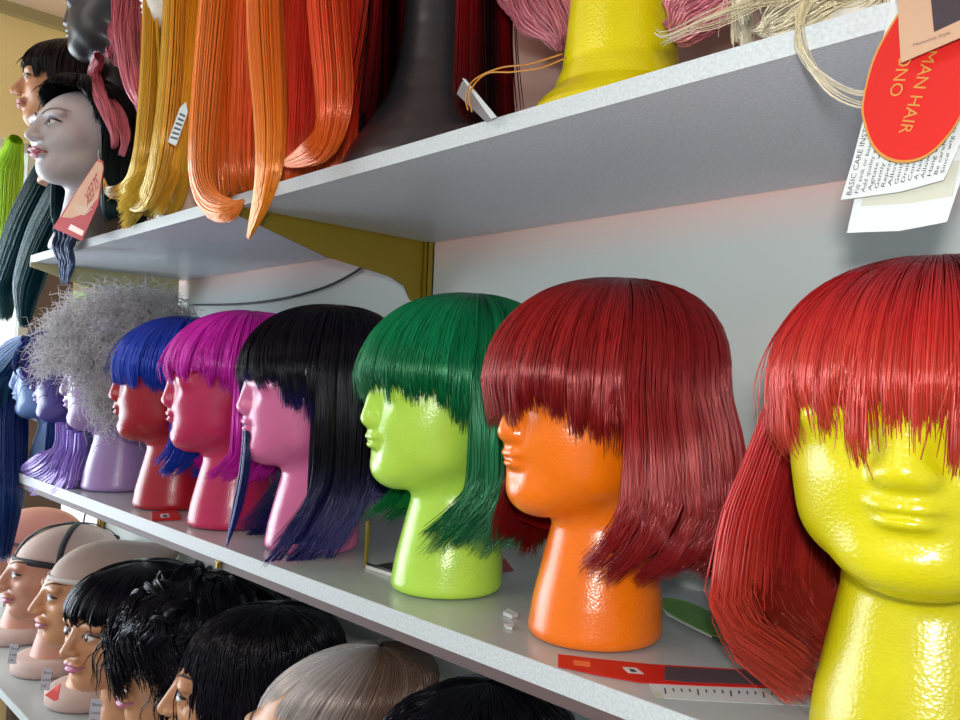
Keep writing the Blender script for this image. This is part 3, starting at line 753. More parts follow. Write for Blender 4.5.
# ---- upper row
up = Z_UP + .0004
L_bust = P(430, .562, up); L_yel2 = P(614, .555, up); L_yhair = P(186, .515, up); L_ohair = P(272, .520, up); L_pinkb = (-1.588, .53, up)
foam_head(L_bust, D(25), rgb(44, 42, 46), 'black foam bust with a wide base beside the orange wig', BUST, 1.0, 'upper shelf foam busts', .42)
foam_head(L_yel2, D(20), rgb(238, 222, 12), 'glossy yellow foam neck on the upper shelf under pink curls', FLARE, 1.15, 'upper shelf foam busts', .2)
foam_head(L_yhair, D(-35), rgb(232, 226, 214), 'white foam head inside the long yellow wig', TALL, 1.0, 'upper shelf foam busts')
foam_head(L_pinkb, D(-35), rgb(38, 36, 42), 'glossy black mannequin bust under the rose pink wig', BUST2, 1.0, 'upper shelf foam busts', .38)
def red_black(phi, fr, t, g, u):
    w = (np.sin(phi * 9 + 1.0) * .5 + .5)[..., None] ** 1.5 * np.clip(1.15 - fr, 0, 1)[..., None]
    return np.array(rgb(22, 8, 10)) * (1 - w) + np.array(rgb(170, 16, 22)) * w
wig('long straight black wig with red streaks on the black foam bust', None,
    [(0, .19), (38, .185), (38.4, -.115), (120, -.12), (180, -.12)], L_bust, D(28), N=6000, M_=22, vol=(.072, .088, .086), ext=.17,
    prof=((0, 1), (.3, 1.0), (.7, 1.05), (1, 1.15)), clump=.5, K=80, r=.0007, colfn=red_black, seed=11)
def orange_c(phi, fr, t, g, u):
    w = np.clip(np.sin(phi - .3) * .9 + .15, 0, 1)[..., None]; tipw = np.clip((fr - .75) / .25, 0, 1)[..., None]
    c = np.array(rgb(255, 134, 16)) * (1 - w) + np.array(rgb(232, 44, 14)) * w
    return c * (1 - tipw * .6) + np.array(rgb(250, 160, 60)) * tipw * .6
wig('long straight flame orange wig hanging over the upper shelf edge', None,
    [(0, -.205), (60, -.20), (120, -.165), (180, -.16)], L_ohair, D(-20), N=9000, M_=24, vol=(.088, .098, .09), ext=.17,
    prof=((0, 1), (.5, 1.0), (.8, .98), (.93, .9), (1, .72)), clump=.7, K=80, r=.00075, colfn=orange_c, seed=12, floor=up, drift=.04)
Lk = [lock([onY(222, -70, .435), onY(212, 40, .428), onY(205, 120, .424), onY(203, 175, .424), onY(212, 204, .424), onY(232, 210, .425), onY(244, 200, .43)], [.03, .03, .028, .026, .018, .012, .002], 1500, rgb(255, 132, 18), rgb(255, 150, 60), r=.0006, seed=95),
      lock([onY(262, -70, .435), onY(266, 40, .428), onY(270, 110, .42), onY(270, 160, .415), onY(262, 200, .415), onY(248, 238, .42)], [.03, .03, .026, .022, .014, .003], 1500, rgb(250, 112, 14), rgb(255, 158, 40), r=.0006, seed=96),
      lock([onY(322, -70, .45), onY(330, 40, .45), onY(334, 100, .452), onY(326, 140, .455), onY(304, 156, .455), onY(284, 164, .45)], [.03, .03, .028, .02, .012, .003], 1300, rgb(236, 50, 14), rgb(250, 130, 40), r=.0006, seed=97)]
o = locks_obj('front_locks', Lk); w_ = [x for x in bpy.data.objects if x.get('label', '').startswith('long straight flame')][0]
bpy.context.view_layer.update(); o.parent = w_; o.matrix_parent_inverse = w_.matrix_world.inverted()
wig('long yellow wig with flipped ends beside the black mannequin bust',
    [rgb(222, 150, 8), rgb(244, 180, 14), rgb(250, 196, 26), rgb(255, 226, 90)],
    [(0, .16), (14, .14), (14.4, -.14), (60, -.168), (120, -.165), (180, -.16)], L_yhair, D(10), N=7000, M_=26, vol=(.070, .084, .086), ext=.17,
    prof=((0, 1), (.5, .86), (.85, .82), (1, .95)), tip=lambda p: np.stack([np.sin(p) * .02 - .012, -.03 * np.cos(p), 0 * p], -1), tip_from=.8,
    sweep=lambda p: -np.sign(p) * .5 * (np.abs(p) < D(75)), clump=.6, K=70, r=.0007, seed=13, floor=up)
Lk = [lock([onY(152, -60, .46), onY(150, 40, .455), onY(146, 110, .452), onY(140, 160, .45), onY(128, 188, .45), onY(108, 192, .45), onY(104, 178, .45)], [.018, .018, .018, .017, .013, .008, .001], 1000, rgb(224, 160, 16), rgb(246, 214, 90), r=.0007, seed=91),
      lock([onY(176, -60, .45), onY(172, 60, .447), onY(164, 140, .445), onY(152, 188, .445), onY(136, 204, .445), onY(120, 200, .447)], [.022, .024, .024, .018, .012, .002], 1200, rgb(224, 160, 16), rgb(246, 214, 90), r=.0007, seed=92)]
o = locks_obj('flipped_ends', Lk); w_ = [x for x in bpy.data.objects if x.get('label', '').startswith('long yellow wig')][0]
bpy.context.view_layer.update(); o.parent = w_; o.matrix_parent_inverse = w_.matrix_world.inverted()
# rose pink curls round the black bust
def curls(px_paths, Y, c0, c1, w, n, seed=0, wave=.004, r=.0008):
    L = []
    for k, (pts, ww) in enumerate(px_paths):
        L.append(lock([onY(x, y, Y + dy) for x, y, dy in pts], [w * q for q in ww], n, c0, c1, seed=seed + k, wave=wave, wf=1.5, r=r, M_=30, twist=.5))
    return L
pk0, pk1 = rgb(196, 84, 104), rgb(226, 128, 146)
paths = [([(118, -60, 0), (120, -10, 0), (126, 40, 0), (134, 90, -.01), (140, 110, -.01)], (1, 1.5, 1.4, 1.0, .3)),
         ([(126, -60, .03), (132, -10, .03), (140, 50, .03), (142, 100, .02)], (1, 1.6, 1.3, .4)),
         ([(112, 50, .02), (100, 72, .02), (104, 98, .02), (118, 112, .02), (124, 134, .02), (120, 156, .02)], (.6, .9, .9, .8, .6, .4)),
         ([(100, 56, -.005), (92, 74, -.005), (102, 96, -.005), (110, 120, -.005), (114, 146, -.005)], (.7, 1, 1, .8, .4)),
         ([(88, -30, .02), (98, 5, .02), (112, 30, .02), (122, 60, .02)], (1, 1.2, 1, .5))]
w_ = make_wig('wig', [rgb(150, 60, 80), pk0, pk1, pk1], [(0, .215), (50, .21), (94.6, .20), (95, .06), (180, .03)], L_pinkb, D(-35), N=3000, M_=22, vol=(.078, .096, .084), ext=.255, prof=((0, 1), (.5, 1.1), (1, 1.1)), wave=.006, wfreq=2.2, wave_all=True, clump=.85, K=40, r=.0008, seed=44)
tag(w_, 'rose pink curled wig on the glossy black mannequin bust', 'wig')
Lk = curls(paths, .50, pk0, pk1, .017, 500, 5); o = locks_obj('long_curls', Lk); bpy.context.view_layer.update(); o.parent = w_; o.matrix_parent_inverse = w_.matrix_world.inverted()
paths = [([(520, -50, 0), (525, -10, 0), (540, 20, -.01), (562, 42, -.02)], (1.2, 1.5, 1.1, .4)),
         ([(540, -50, 0), (545, -12, 0), (556, 14, 0), (570, 34, 0)], (1, 1.4, 1.1, .4)),
         ([(716, -50, 0), (714, -8, 0), (696, 16, 0), (672, 40, 0)], (1.2, 1.5, 1.2, .3)),
         ([(694, -50, 0), (690, -10, 0), (680, 12, 0), (668, 30, 0)], (1, 1.2, 1, .3)),
         ([(505, -60, 0), (512, -20, 0), (530, 4, 0), (548, 30, 0)], (1, 1.3, 1.1, .4)),
         ([(738, -50, 0), (738, -18, 0), (715, 8, 0), (690, 28, 0)], (1, 1.2, .9, .3))]
w_ = make_wig('wig', [rgb(150, 60, 80), rgb(190, 92, 112), rgb(214, 130, 142)], [(0, .195), (50, .19), (57.6, .17), (58, -.02), (180, -.03)], L_yel2, D(20), N=3600, M_=24, vol=(.080, .098, .086), ext=.169, scale=1.15, prof=((0, 1), (.5, 1.15), (1, 1.2)), wave=.006, wfreq=3.0, wave_all=True, clump=.85, K=46, r=.0008, seed=45)
tag(w_, 'dusty pink curled wig around the glossy yellow foam neck', 'wig')
Lk = curls(paths, .545, rgb(190, 92, 112), rgb(214, 130, 142), .016, 420, 15); o = locks_obj('long_curls', Lk); bpy.context.view_layer.update(); o.parent = w_; o.matrix_parent_inverse = w_.matrix_world.inverted()
# blonde
bl0, bl1 = rgb(222, 206, 160), rgb(236, 226, 200)
paths = [([(840, -60, 0), (830, -20, 0), (806, 2, 0), (770, 22, 0), (758, 36, 0)], (1, 1.4, 1.2, .8, .3)),
         ([(870, -60, 0), (850, -20, 0), (822, 2, 0), (790, 20, 0), (772, 30, 0)], (1, 1.3, 1.0, .8, .3)),
         ([(900, -60, .01), (895, -30, .01), (870, -6, .01), (836, 8, .01)], (1, 1.3, 1, .4)),
         ([(915, -60, -.02), (915, -20, -.02), (905, 10, -.02), (900, 20, -.02)], (1, 1.1, .7, .2))]
Lk = curls(paths, .50, bl0, bl1, .013, 260, 25, r=.0005)
for k, pts in enumerate([[(800, 5), (806, 50), (830, 88), (862, 104), (890, 100)], [(806, 0), (800, 30), (812, 64), (850, 90), (880, 92)], [(780, -10), (724, 20), (690, 30), (660, 44)], [(770, -10), (716, 12), (668, 34), (654, 30)],
                         [(812, -5), (796, 40), (818, 78), (840, 98)], [(790, 0), (740, 8), (700, 22)]]):
    Lk.append(lock([onY(x, y, .445) for x, y in pts], [.004, .003, .002], 9, bl0, bl1, r=.0002, seed=60 + k))
L_bl = P(872, .545, up)
foam_head(L_bl, D(20), rgb(232, 228, 216), 'white foam head under the pale blonde wavy wig', FOAM, 1.0, 'upper shelf foam busts')
w_ = make_wig('wig', [rgb(190, 170, 120), bl0, bl1], [(0, .195), (50, .19), (57.6, .17), (58, .030), (180, .03)], L_bl, D(20), N=3400, M_=22, vol=(.080, .096, .084), prof=((0, 1), (.5, 1.12), (1, 1.1)), wave=.006, wfreq=2.2, wave_all=True, clump=.85, K=46, r=.0006, seed=46, floor=up)
tag(w_, 'pale blonde wavy wig with stray strands over the upper shelf edge', 'wig')
o = locks_obj('long_locks', Lk); bpy.context.view_layer.update(); o.parent = w_; o.matrix_parent_inverse = w_.matrix_world.inverted()

# ---- realistic mannequin heads
SKIN = {}
m_lip = plain('lip_paint', rgb(196, 110, 150), .3, .5); m_lipd = plain('lip_rose', rgb(170, 78, 96), .3)
m_brow = plain('brow_paint', rgb(70, 44, 34), .7); m_liner = plain('eyeliner', rgb(22, 18, 18), .4)
m_eye = plain('eye_white', rgb(226, 222, 216), .2, .6); m_iris = plain('iris_brown', rgb(66, 42, 26), .15, .7)
m_shadow_w = plain('eyeshadow_grey', rgb(128, 124, 140), .5); m_shadow_b = plain('eyeshadow_plum', rgb(150, 96, 84), .5)
def mannequin(loc, rz, skin, label, kind, ext, scale, lips, shadow, base=True, group='realistic mannequin heads'):
    r = empty('display_mannequin', loc, rz, scale); tag(r, label, 'mannequin head', group)
    mesh_obj('head', kind[0], kind[1], skin, r)
    q = dict(parent=r, real=True, ext=ext)
    face_patch('lips', lambda u, v: ((2 * u - 1) * .0165, .1388 + (v - .5) * 2 * np.where(v > .5, .0070 * (1 - np.abs(2 * u - 1) ** 2) * (1 - .18 * np.exp(-((2 * u - 1) / .16) ** 2)), .0088 * (1 - (2 * u - 1) ** 2))), 25, 13, .0004, lips, **q)
    for s in (-1, 1):
        cx, cz = .0235 * s, .1792
        def alm(k, h0, h1, w=.0112, dz=0):
            return lambda u, v: (cx + (2 * u - 1) * w * s, cz + dz + (2 * u - 1) * .0012 + (v * (h0 + h1) - h1) * (1 - np.abs(2 * u - 1) ** 2.2))
        face_patch('eyeshadow', alm(0, .0105, -.002, .0140), 21, 9, .0003, shadow, **q)
        face_patch('eye', alm(0, .0042, .0036), 21, 9, .0007, m_eye, **q)
        face_patch('iris', lambda u, v: (cx - .001 * s + .0041 * v * np.cos(2 * PI * u), cz + .0003 + .0036 * v * np.sin(2 * PI * u)), 21, 5, .0011, m_iris, **q)
        face_patch('eyeliner', lambda u, v: (cx + (2 * u - 1) * .0128 * s, cz + (2 * u - 1) * .0016 + .0040 * (1 - np.abs(2 * u - 1) ** 2.2) + (v - .2) * .0024), 25, 4, .0014, m_liner, **q)
        face_patch('eyebrow', lambda u, v: (cx + (2 * u - 1) * .0165 * s, .1965 + .0050 * (1 - (2 * u - 1.25) ** 2) + (v - .5) * .0032 * (1.15 - u)), 25, 4, .0006, m_brow, **q)
    if base:
        V, Fq = lathe([(.060, 0), (.064, .003), (.064, .018), (.058, .024), (.050, .026)], 40)
        mesh_obj('base', V, Fq, m_base, r)
    return r
m_base = plain('pale_foam_base', rgb(206, 180, 172), .7, .3, bump=.3, bscale=200)
m_skin = plain('tan_skin', rgb(214, 158, 118), .32, .45, var=.05, vscale=20, sub=.1)
m_skin2 = plain('warm_skin', rgb(204, 150, 128), .35, .45, var=.05, vscale=20, sub=.1)
m_pale = plain('porcelain_skin', rgb(206, 200, 204), .35, .45, var=.03, vscale=20, sub=.1)
m_bronze = plain('bronze_skin', rgb(206, 150, 110), .4, .4)
low = Z_LOW + .0004
H1 = P(14, .57, low); H2 = P(50, .57, low); H3 = P(84, .555, low); H4 = P(116, .555, low); H5 = P(176, .555, low); H6 = P(252, .56, low); H7 = P(357, .56, low); H8 = P(478, .56, low)
# x from the crown rather than from the shelf, since the verticals lean in the picture
S = 1.27
def top_at(px, Y): return (XatY(px, Y, -.36), Y, low)
H1, H2, H3, H4, H5 = (-2.20, .60, low), (-1.936, .595, low), (-1.71, .598, low), (-1.470, .566, low), (-1.238, .578, low)
H6, H7, H8 = [top_at(a, b_) for a, b_ in ((250, .585), (330, .585), (458, .585))]
g1 = 'flesh coloured mannequin heads on the lowest shelf'
mannequin(H1, D(-8), m_skin2, 'farthest flesh coloured mannequin head in a pink stocking cap', REAL, -.012, S, m_lip, m_shadow_b, group=g1)
mannequin(H2, D(-6), m_skin2, 'mannequin head wearing a nude cap crossed by black straps', REAL, -.012, S, m_lip, m_shadow_b, group=g1)
mannequin(H3, D(-6), m_skin, 'tan mannequin head in a nude mesh cap with a white band', REAL, -.012, S, m_lip, m_shadow_b, group=g1)
mannequin(H4, D(14), m_skin, 'tan mannequin head with mauve lips under a short black fringe', REAL, -.012, 1.24, m_lip, m_shadow_b, group=g1)
mannequin(H5, D(-6), m_skin, 'tan mannequin head mostly covered by tousled black curls', REAL, -.012, 1.27, m_lip, m_shadow_b, group=g1)
mannequin(H6, D(-28), m_skin, 'mannequin head mostly covered by the cropped wavy black wig', REAL, -.012, 1.27, m_lip, m_shadow_b, group=g1)
mannequin(H7, D(-10), m_skin, 'mannequin head mostly covered by the ash blonde wig', REAL, -.012, 1.27, m_lip, m_shadow_b, group=g1)
mannequin(H8, D(-10), m_skin, 'mannequin head hidden under the lowest black wig', REAL, -.012, 1.34, m_lip, m_shadow_b, group=g1)

def wig_cap(loc, rz, scale, ext, col, label, straps=None, band=None, tail=0.0, alpha=1):
    r = empty('wig_liner', loc, rz, scale); tag(r, label, 'wig cap')
    m = plain('stocking_mesh', col, .5, .4, bump=.3, bscale=500)
    uu, vv = 64, 30; a = np.linspace(-PI, PI, uu + 1)[:-1]
    lim = np.interp(np.degrees(np.abs(a)), [0, 40, 80, 110, 180], [.206, .203, .182, .160, .140])
    CZ = .194; A, B_, Z_ = .0662, .0855, .0605
    tm = np.arccos(np.clip((lim - CZ) / Z_, -1, 1)); th = tm[:, None] * np.linspace(0, 1, vv)[None]
    X = A * np.sin(th) * np.sin(a)[:, None]; Y = CY - B_ * np.sin(th) * np.cos(a)[:, None]; Z = CZ + Z_ * np.cos(th)
    if tail:
        w = np.exp(-((Y - .10) / .03) ** 2 - ((Z - .235) / .025) ** 2 - (X / .04) ** 2); Y = Y + tail * w; Z = Z + tail * .2 * w
    ii = np.arange(uu * vv).reshape(uu, vv); i2 = np.roll(ii, -1, 0)
    mesh_obj('cap', np.stack([X, Y, Z + ext], -1).reshape(-1, 3), np.stack([ii[:, :-1], ii[:, 1:], i2[:, 1:], i2[:, :-1]], -1).reshape(-1, 4), m, r)
    def on(az, el): # azimuth and elevation in degrees -> cap surface
        az, el = np.radians(az), np.radians(el)
        return np.stack([A * 1.02 * np.cos(el) * np.sin(az), CY - B_ * 1.02 * np.cos(el) * np.cos(az), CZ + ext + Z_ * 1.02 * np.sin(el)], -1)
    def strip(nm, az, el, w, mm):
        Pp = on(np.array(az, float), np.array(el, float)); Pp = cat_rom(Pp, 50)
        cN = Pp - np.array([0, CY, CZ + ext]); cN /= np.linalg.norm(cN, axis=1, keepdims=True); T = np.gradient(Pp, axis=0); T /= np.linalg.norm(T, axis=1, keepdims=True)
        S_ = np.cross(T, cN); V = np.concatenate([Pp - S_ * w, Pp + S_ * w, Pp - S_ * w + cN * .0015, Pp + S_ * w + cN * .0015]); n = 50
        f = []
        for i in range(n - 1):
            f += [(i, i + 1, n + i + 1, n + i), (2 * n + i, 3 * n + i, 3 * n + i + 1, 2 * n + i + 1), (i, 2 * n + i, 2 * n + i + 1, i + 1), (n + i, n + i + 1, 3 * n + i + 1, 3 * n + i)]
        mesh_obj(nm, V, f, mm, r)
    for s_ in (straps or []): strip('strap', *s_)
    if band: strip('band', *band)
    return r
m_strap = plain('black_elastic', rgb(34, 36, 46), .6); m_band = plain('white_elastic', rgb(220, 210, 205), .6)
ring = [-175, -130, -90, -50, 0, 50, 90, 130, 175]
wig_cap(H1, D(-8), S, -.012, rgb(214, 150, 140), 'pink stocking cap on the farthest mannequin head', band=(ring, [-32, -22, -6, 6, 8, 6, -6, -22, -32], .003, plain('grey_elastic', rgb(120, 96, 100), .6)))
wig_cap(H2, D(-6), S, -.012, rgb(206, 178, 168), 'nude cap with crossed black elastic straps', straps=[
    (ring, [-32, -22, -6, 6, 8, 6, -6, -22, -32], 0.0051, m_strap), ([0, 0, 0, 180, 180, 180], [8, 40, 70, 70, 35, -10], 0.0049, m_strap),
    ([70, 72, 80, 180, -80, -72, -70], [-2, 30, 60, 84, 60, 30, -2], 0.0049, m_strap), ([92, 120, 150, 180, -150, -120, -92], [-6, 8, 20, 24, 20, 8, -6], .0085, m_strap)])
wig_cap(H3, D(-6), S, -.012, rgb(196, 170, 158), 'nude mesh stocking cap gathered to a tail at the back', band=(ring, [-26, -16, 0, 10, 11, 10, 0, -16, -26], .0040, m_band), tail=.045)

# wigs of the lower row (scaled with their heads)
g2 = 'natural colour wigs on the lowest shelf'
blk = [rgb(8, 7, 12), rgb(16, 14, 22), rgb(24, 23, 36), rgb(18, 17, 26)]
o = make_wig('wig', blk, [(0, .192), (36, .188), (64, .168), (70, .14), (110, .10), (180, .09)], H4, D(14), N=3600, M_=18, vol=(.073, .092, .057),
             prof=((0, 1), (.4, 1.08), (.8, 1.06), (1, .95)), bang=.08, clump=.7, K=36, r=.0010, seed=21, scale=1.24, ext=-.012, wave=.003, wfreq=1.2); tag(o, 'short glossy black wig with full fringe above mauve lips', 'wig', g2)
o = make_wig('wig', blk, [(0, .178), (50, .165), (64, .12), (180, .06)], H5, D(-6), N=5200, M_=26, vol=(.088, .104, .070), layer=.16,
             prof=((0, 1), (.3, 1.12), (.8, 1.14), (1, 1.0)), bang=.10, clump=.92, K=46, r=.0009, seed=31, scale=1.27, ext=-.012, wave=.007, wfreq=3.2, drift=.10, zjit=.012, jit=.007, flyaway=.06, wave_all=True)
tag(o, 'tousled curly black wig, widest on the lowest shelf', 'wig', g2)
Lk = []; gg = np.random.default_rng(5)
for i in range(46):
    az, el = gg.uniform(-PI, PI), gg.uniform(.35, 1.35); rr_ = gg.uniform(.012, .024); n3 = np.array([math.cos(el) * math.sin(az), -math.cos(el) * math.cos(az), math.sin(el)])
    p0 = np.array([.084, .098, .064]) * n3 + np.array([0, .018, .195]); t1 = np.cross(n3, gg.normal(size=3)); t1 /= np.linalg.norm(t1)
    Lk.append(lock([p0 - t1 * rr_ - n3 * .01, p0 - t1 * rr_ * .9 + n3 * rr_ * .6, p0 + n3 * rr_ * 1.1, p0 + t1 * rr_ + n3 * rr_ * .5, p0 + t1 * rr_ * 1.1 - n3 * .012], [.004, .006, .006, .005, .002], 46, blk[1], blk[2], r=.0008, seed=200 + i, M_=16))
V, Q, c_ = join3(Lk); V[:, 2] -= .012; cu = mesh_obj('curls', V * 1.27, Q, HAIR, o, True, c_)
o = make_wig('wig', blk, [(0, .135), (50, .125), (64, .11), (180, .06)], H6, D(-28), N=6500, M_=22, vol=(.070, .086, .062), layer=.14,
             prof=((0, 1), (.4, 1.08), (1, .98)), bang=.08, clump=.85, K=110, r=.0008, seed=32, scale=1.27, ext=-.012, wave=.004, wfreq=2.6, drift=.10, zjit=.01, jit=.005, flyaway=.05, wave_all=True)
tag(o, 'cropped wavy black wig between the curly black and ash blonde ones', 'wig', g2)
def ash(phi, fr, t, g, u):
    w = np.clip(np.cos(phi) * .7 + t * .5 - .1, 0, 1)[..., None]  # light on the front side put into the colour; tips paler too
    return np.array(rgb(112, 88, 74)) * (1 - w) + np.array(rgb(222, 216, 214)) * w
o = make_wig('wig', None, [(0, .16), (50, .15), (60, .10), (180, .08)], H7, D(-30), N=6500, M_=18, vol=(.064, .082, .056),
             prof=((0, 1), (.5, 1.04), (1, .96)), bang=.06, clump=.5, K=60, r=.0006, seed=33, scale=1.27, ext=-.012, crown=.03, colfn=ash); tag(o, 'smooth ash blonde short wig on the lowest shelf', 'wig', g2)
o = make_wig('wig', blk, [(0, .178), (50, .165), (64, .12), (180, .06)], H8, D(-10), N=6500, M_=20, vol=(.063, .082, .057), layer=.14,
             prof=((0, 1), (.4, 1.08), (1, .98)), bang=.08, clump=.85, K=110, r=.0007, seed=34, scale=1.34, ext=-.012, wave=.003, wfreq=2.6, drift=.10, zjit=.01, jit=.005, flyaway=.05, wave_all=True)
tag(o, 'short black wig closest to the camera on the lowest shelf', 'wig', g2)

# white faced mannequin and far head at the end of the upper shelf
s2 = 1.2
L_w = (-1.603, .502, up)
mannequin(L_w, D(14), m_pale, 'porcelain white mannequin face with grey eye make-up and rose lips', REALT, -.005, s2, m_lipd, m_shadow_w, base=False, group='mannequin heads at the far end of the upper shelf')
def teal(phi, fr, t, g, u):
    w = np.clip((fr - .2) / .6, 0, 1)[..., None]; return np.array(rgb(12, 14, 18)) * (1 - w) + np.array(rgb(10, 50, 58)) * w
o = make_wig('wig', None, [(0, .255), (24, .248), (45, .228), (66, .185), (68, .17), (68.4, .03), (180, .02)], L_w, D(14), N=5200, M_=22, vol=(.076, .086, .064), prof=((0, 1), (1, .9)), clump=.4, K=60, r=.0007, colfn=teal, seed=41, scale=s2, ext=-.005, crown=-.02, tip=(0, .02, 0), floor=up)
tag(o, 'long black to dark teal wig framing the porcelain white face', 'wig')
tl0, tl1 = rgb(10, 26, 32), rgb(16, 74, 84)
Lk = [lock([onY(92, 120, .56), onY(70, 180, .54), onY(44, 235, .52), onY(28, 285, .51), onY(24, 328, .51)], [.02, .05, .055, .05, .012], 3000, tl0, tl1, r=.0006, seed=51),
      lock([onY(70, 130, .58), onY(44, 180, .56), onY(22, 230, .54), onY(6, 280, .53), onY(6, 320, .53)], [.02, .05, .06, .05, .02], 2200, tl0, tl1, r=.0006, seed=52)]
locks_obj('lock', Lk, None, o); bpy.context.view_layer.update(); bpy.data.objects['lock'].matrix_parent_inverse = o.matrix_world.inverted()
L_f = (-1.839, .538, .379)
fm = mannequin(L_f, D(-14), m_bronze, 'profile face of the farthest mannequin, high up behind the porcelain white one', REALT, -.005, 1.15, m_lipd, m_shadow_b, base=False, group='mannequin heads at the far end of the upper shelf')
V, Fq = box(-.012, .012, 0, .17, -.012, .0); cz_, sz_ = math.cos(D(14)), math.sin(D(14))
mesh_obj('wall_arm', [(x * cz_ - y * sz_, x * sz_ + y * cz_, z) for x, y, z in V], Fq, m_trim, fm, False)
o = make_wig('wig', [rgb(20, 16, 16), rgb(34, 26, 24), rgb(30, 26, 26)], [(0, .190), (40, .185), (68, .16), (68.4, .10), (180, .08)], L_f, D(-14), N=3600, M_=16, vol=(.074, .090, .062), bang=.08, prof=BOB, clump=.5, K=50, r=.001, seed=42, scale=1.15, ext=-.005)
tag(o, 'dark brown short wig on the farthest upper mannequin', 'wig')
Lk = [lock([onY(16, 140, .66), onY(10, 165, .66), onY(7, 205, .66), onY(2, 245, .66)], [.03, .062, .065, .05], 2600, rgb(150, 205, 20), rgb(190, 235, 60), r=.0011, seed=53)]
o = locks_obj('hair_hank', Lk); tag(o, 'bright lime hair hanging at the far end of the upper shelf', 'hair piece')
m_yarn = HAIR_DULL
Lk = [lock([onY(66 + dx, 228, .445), onY(64 + dx * .8, 245, .442), onY(66 + dx * .6, 262, .442), onY(66 + dx * .3, 284, .444)], [.005, .007, .006, .002], 60, rgb(40, 56, 92), rgb(70, 90, 130), r=.0009, seed=70 + i, twist=1.5, wave=.002) for i, dx in enumerate((-10, -5, 0, 5, 9))]
o = locks_obj('hair_tassel', Lk, HAIR_DULL); tag(o, 'slate blue yarn tassel hanging below the red and cream tag', 'hair piece')

# ================================================================== TAGS AND SMALL THINGS
def card(name, label, px, Y, mat, th=.0006, cat='tag', group=None, Yend=None):
    pts = [onY(x, y, Y) for x, y in px]; c = np.mean(pts, axis=0)
    poly = [(p[0] - c[0], p[2] - c[2]) for p in pts]
    o = mesh_obj(name, *prism(poly, 1, -th / 2, th / 2), mat, None, False); o.location = c
    if label: tag(o, label, cat, group)
    return o, c
def sub_card(name, px, Y, mat, parent, c, th=.0002):
    pts = [onY(x, y, Y) for x, y in px]; poly = [(p[0] - c[0], p[2] - c[2]) for p in pts]
    return mesh_obj(name, *prism(poly, 1, Y - c[1] - th / 2, Y - c[1] + th / 2), mat, parent, False)
def put_text(name, s, a, b_, Y, up_px, mat, parent, c, height=None, fit=True):
    A, B_ = onY(*a, Y) - c, onY(*b_, Y) - c; U = onY(a[0] + up_px[0], a[1] + up_px[1], Y) - c - A
    return text_obj(name, s, A, B_ - A, U, mat, parent, height=height or np.linalg.norm(U), length=np.linalg.norm(B_ - A) if fit else None)
m_card = plain('white_card', rgb(200, 206, 206), .5, .4); m_card2 = plain('cream_card', rgb(186, 188, 172), .6)
m_red = plain('red_card', rgb(196, 30, 24), .5, .3); m_goldp = plain('gold_ink', rgb(196, 140, 66), .4, .5, .3); m_ink = plain('black_ink', rgb(46, 48, 62), .7)
m_kraft = plain('tan_card', rgb(186, 150, 122), .5, var=.04, vscale=40); m_photo = plain('hair_photo', rgb(46, 34, 44), .4, var=.9, vscale=90); m_redcard = plain('tag_red', rgb(176, 34, 40), .7, .2)
# hang tags by the blonde wig
o, c = card('care_card', 'blank white folded card hanging lowest beneath the care instructions', [(847, 233), (866, 150), (975, 120), (968, 160), (947, 222), (900, 231)], .446, m_card, group='hang tags on the blonde wig')
sub_card('fold', [(861, 206), (866, 180), (960, 160), (952, 196), (910, 203)], .4455, m_card2, o, c)
o, c = card('care_card', 'white card printed with basic care instructions behind the red oval', [(841, 200), (853, 160), (866, 110), (880, 55), (890, 5), (985, -10), (978, 60), (962, 140), (944, 180), (900, 192)], .442, m_card, group='hang tags on the blonde wig')
put_text('lettering', 'BASIC CARE INSTRUCTIONS', (851, 196), (880, 86), .4415, (-5, -1.2), m_ink, o, c)
lines = ['Fill sink or basin with cool water', 'Add quality wig shampoo to water', 'Agitate water to make suds', 'Gently dip wig up and down', 'Repeat dip until wig is clean', 'Allow wig to drain well', 'Gently squeeze out the water', 'Drain water and rinse again',
         'Completely rinse out soap', 'A hair conditioner may be used', 'Allow wig to dry on a towel', 'Hang wig on a stand to dry', 'Be careful not to stretch cap', 'Since wig is completely dry']
for i, s in enumerate(lines):
    x0 = 858 + i * 6.6; y0 = 194 - i * 1.55
    put_text('lettering', s, (x0, y0), (x0 + 31, y0 - 112), .4415, (-3.6, -1.0), m_ink, o, c)
a = np.linspace(0, 2 * PI, 49)[:-1]
def oval(sc): 
    out = []
    for t_ in a:
        u, v = 52 * sc * math.cos(t_), 92 * sc * math.sin(t_); an = D(16)
        out.append((920 + u * math.cos(an) - v * math.sin(an), 74 + u * math.sin(an) + v * math.cos(an)))
    return out
def oval2(sc):
    return [(918 + sc * x, 74 + sc * y) for x, y in
            [(-56, 30), (-54, 50), (-46, 72), (-34, 84), (-18, 89), (2, 86), (20, 74), (38, 52), (54, 20), (64, -16), (68, -50), (62, -76), (46, -90), (20, -92), (-6, -78), (-28, -48), (-46, -12)]]
def smooth_poly(p, n=5):
    p = np.array(p, float); N_ = len(p); out = []
    for i in range(N_):
        p0, p1, p2, p3 = p[i - 1], p[i], p[(i + 1) % N_], p[(i + 2) % N_]
        for j in range(n):
            w = j / n; out.append(tuple(0.5 * ((2 * p1) + (-p0 + p2) * w + (2 * p0 - 5 * p1 + 4 * p2 - p3) * w * w + (-p0 + 3 * p1 - 3 * p2 + p3) * w ** 3)))
    return out
o, c = card('hair_tag', 'red oval hang tag with gold rim reading human hair', smooth_poly(oval2(1.0)), .438, m_goldp, cat='tag', group='hang tags on the blonde wig')
sub_card('face', smooth_poly(oval2(.965)), .4375, m_red, o, c)
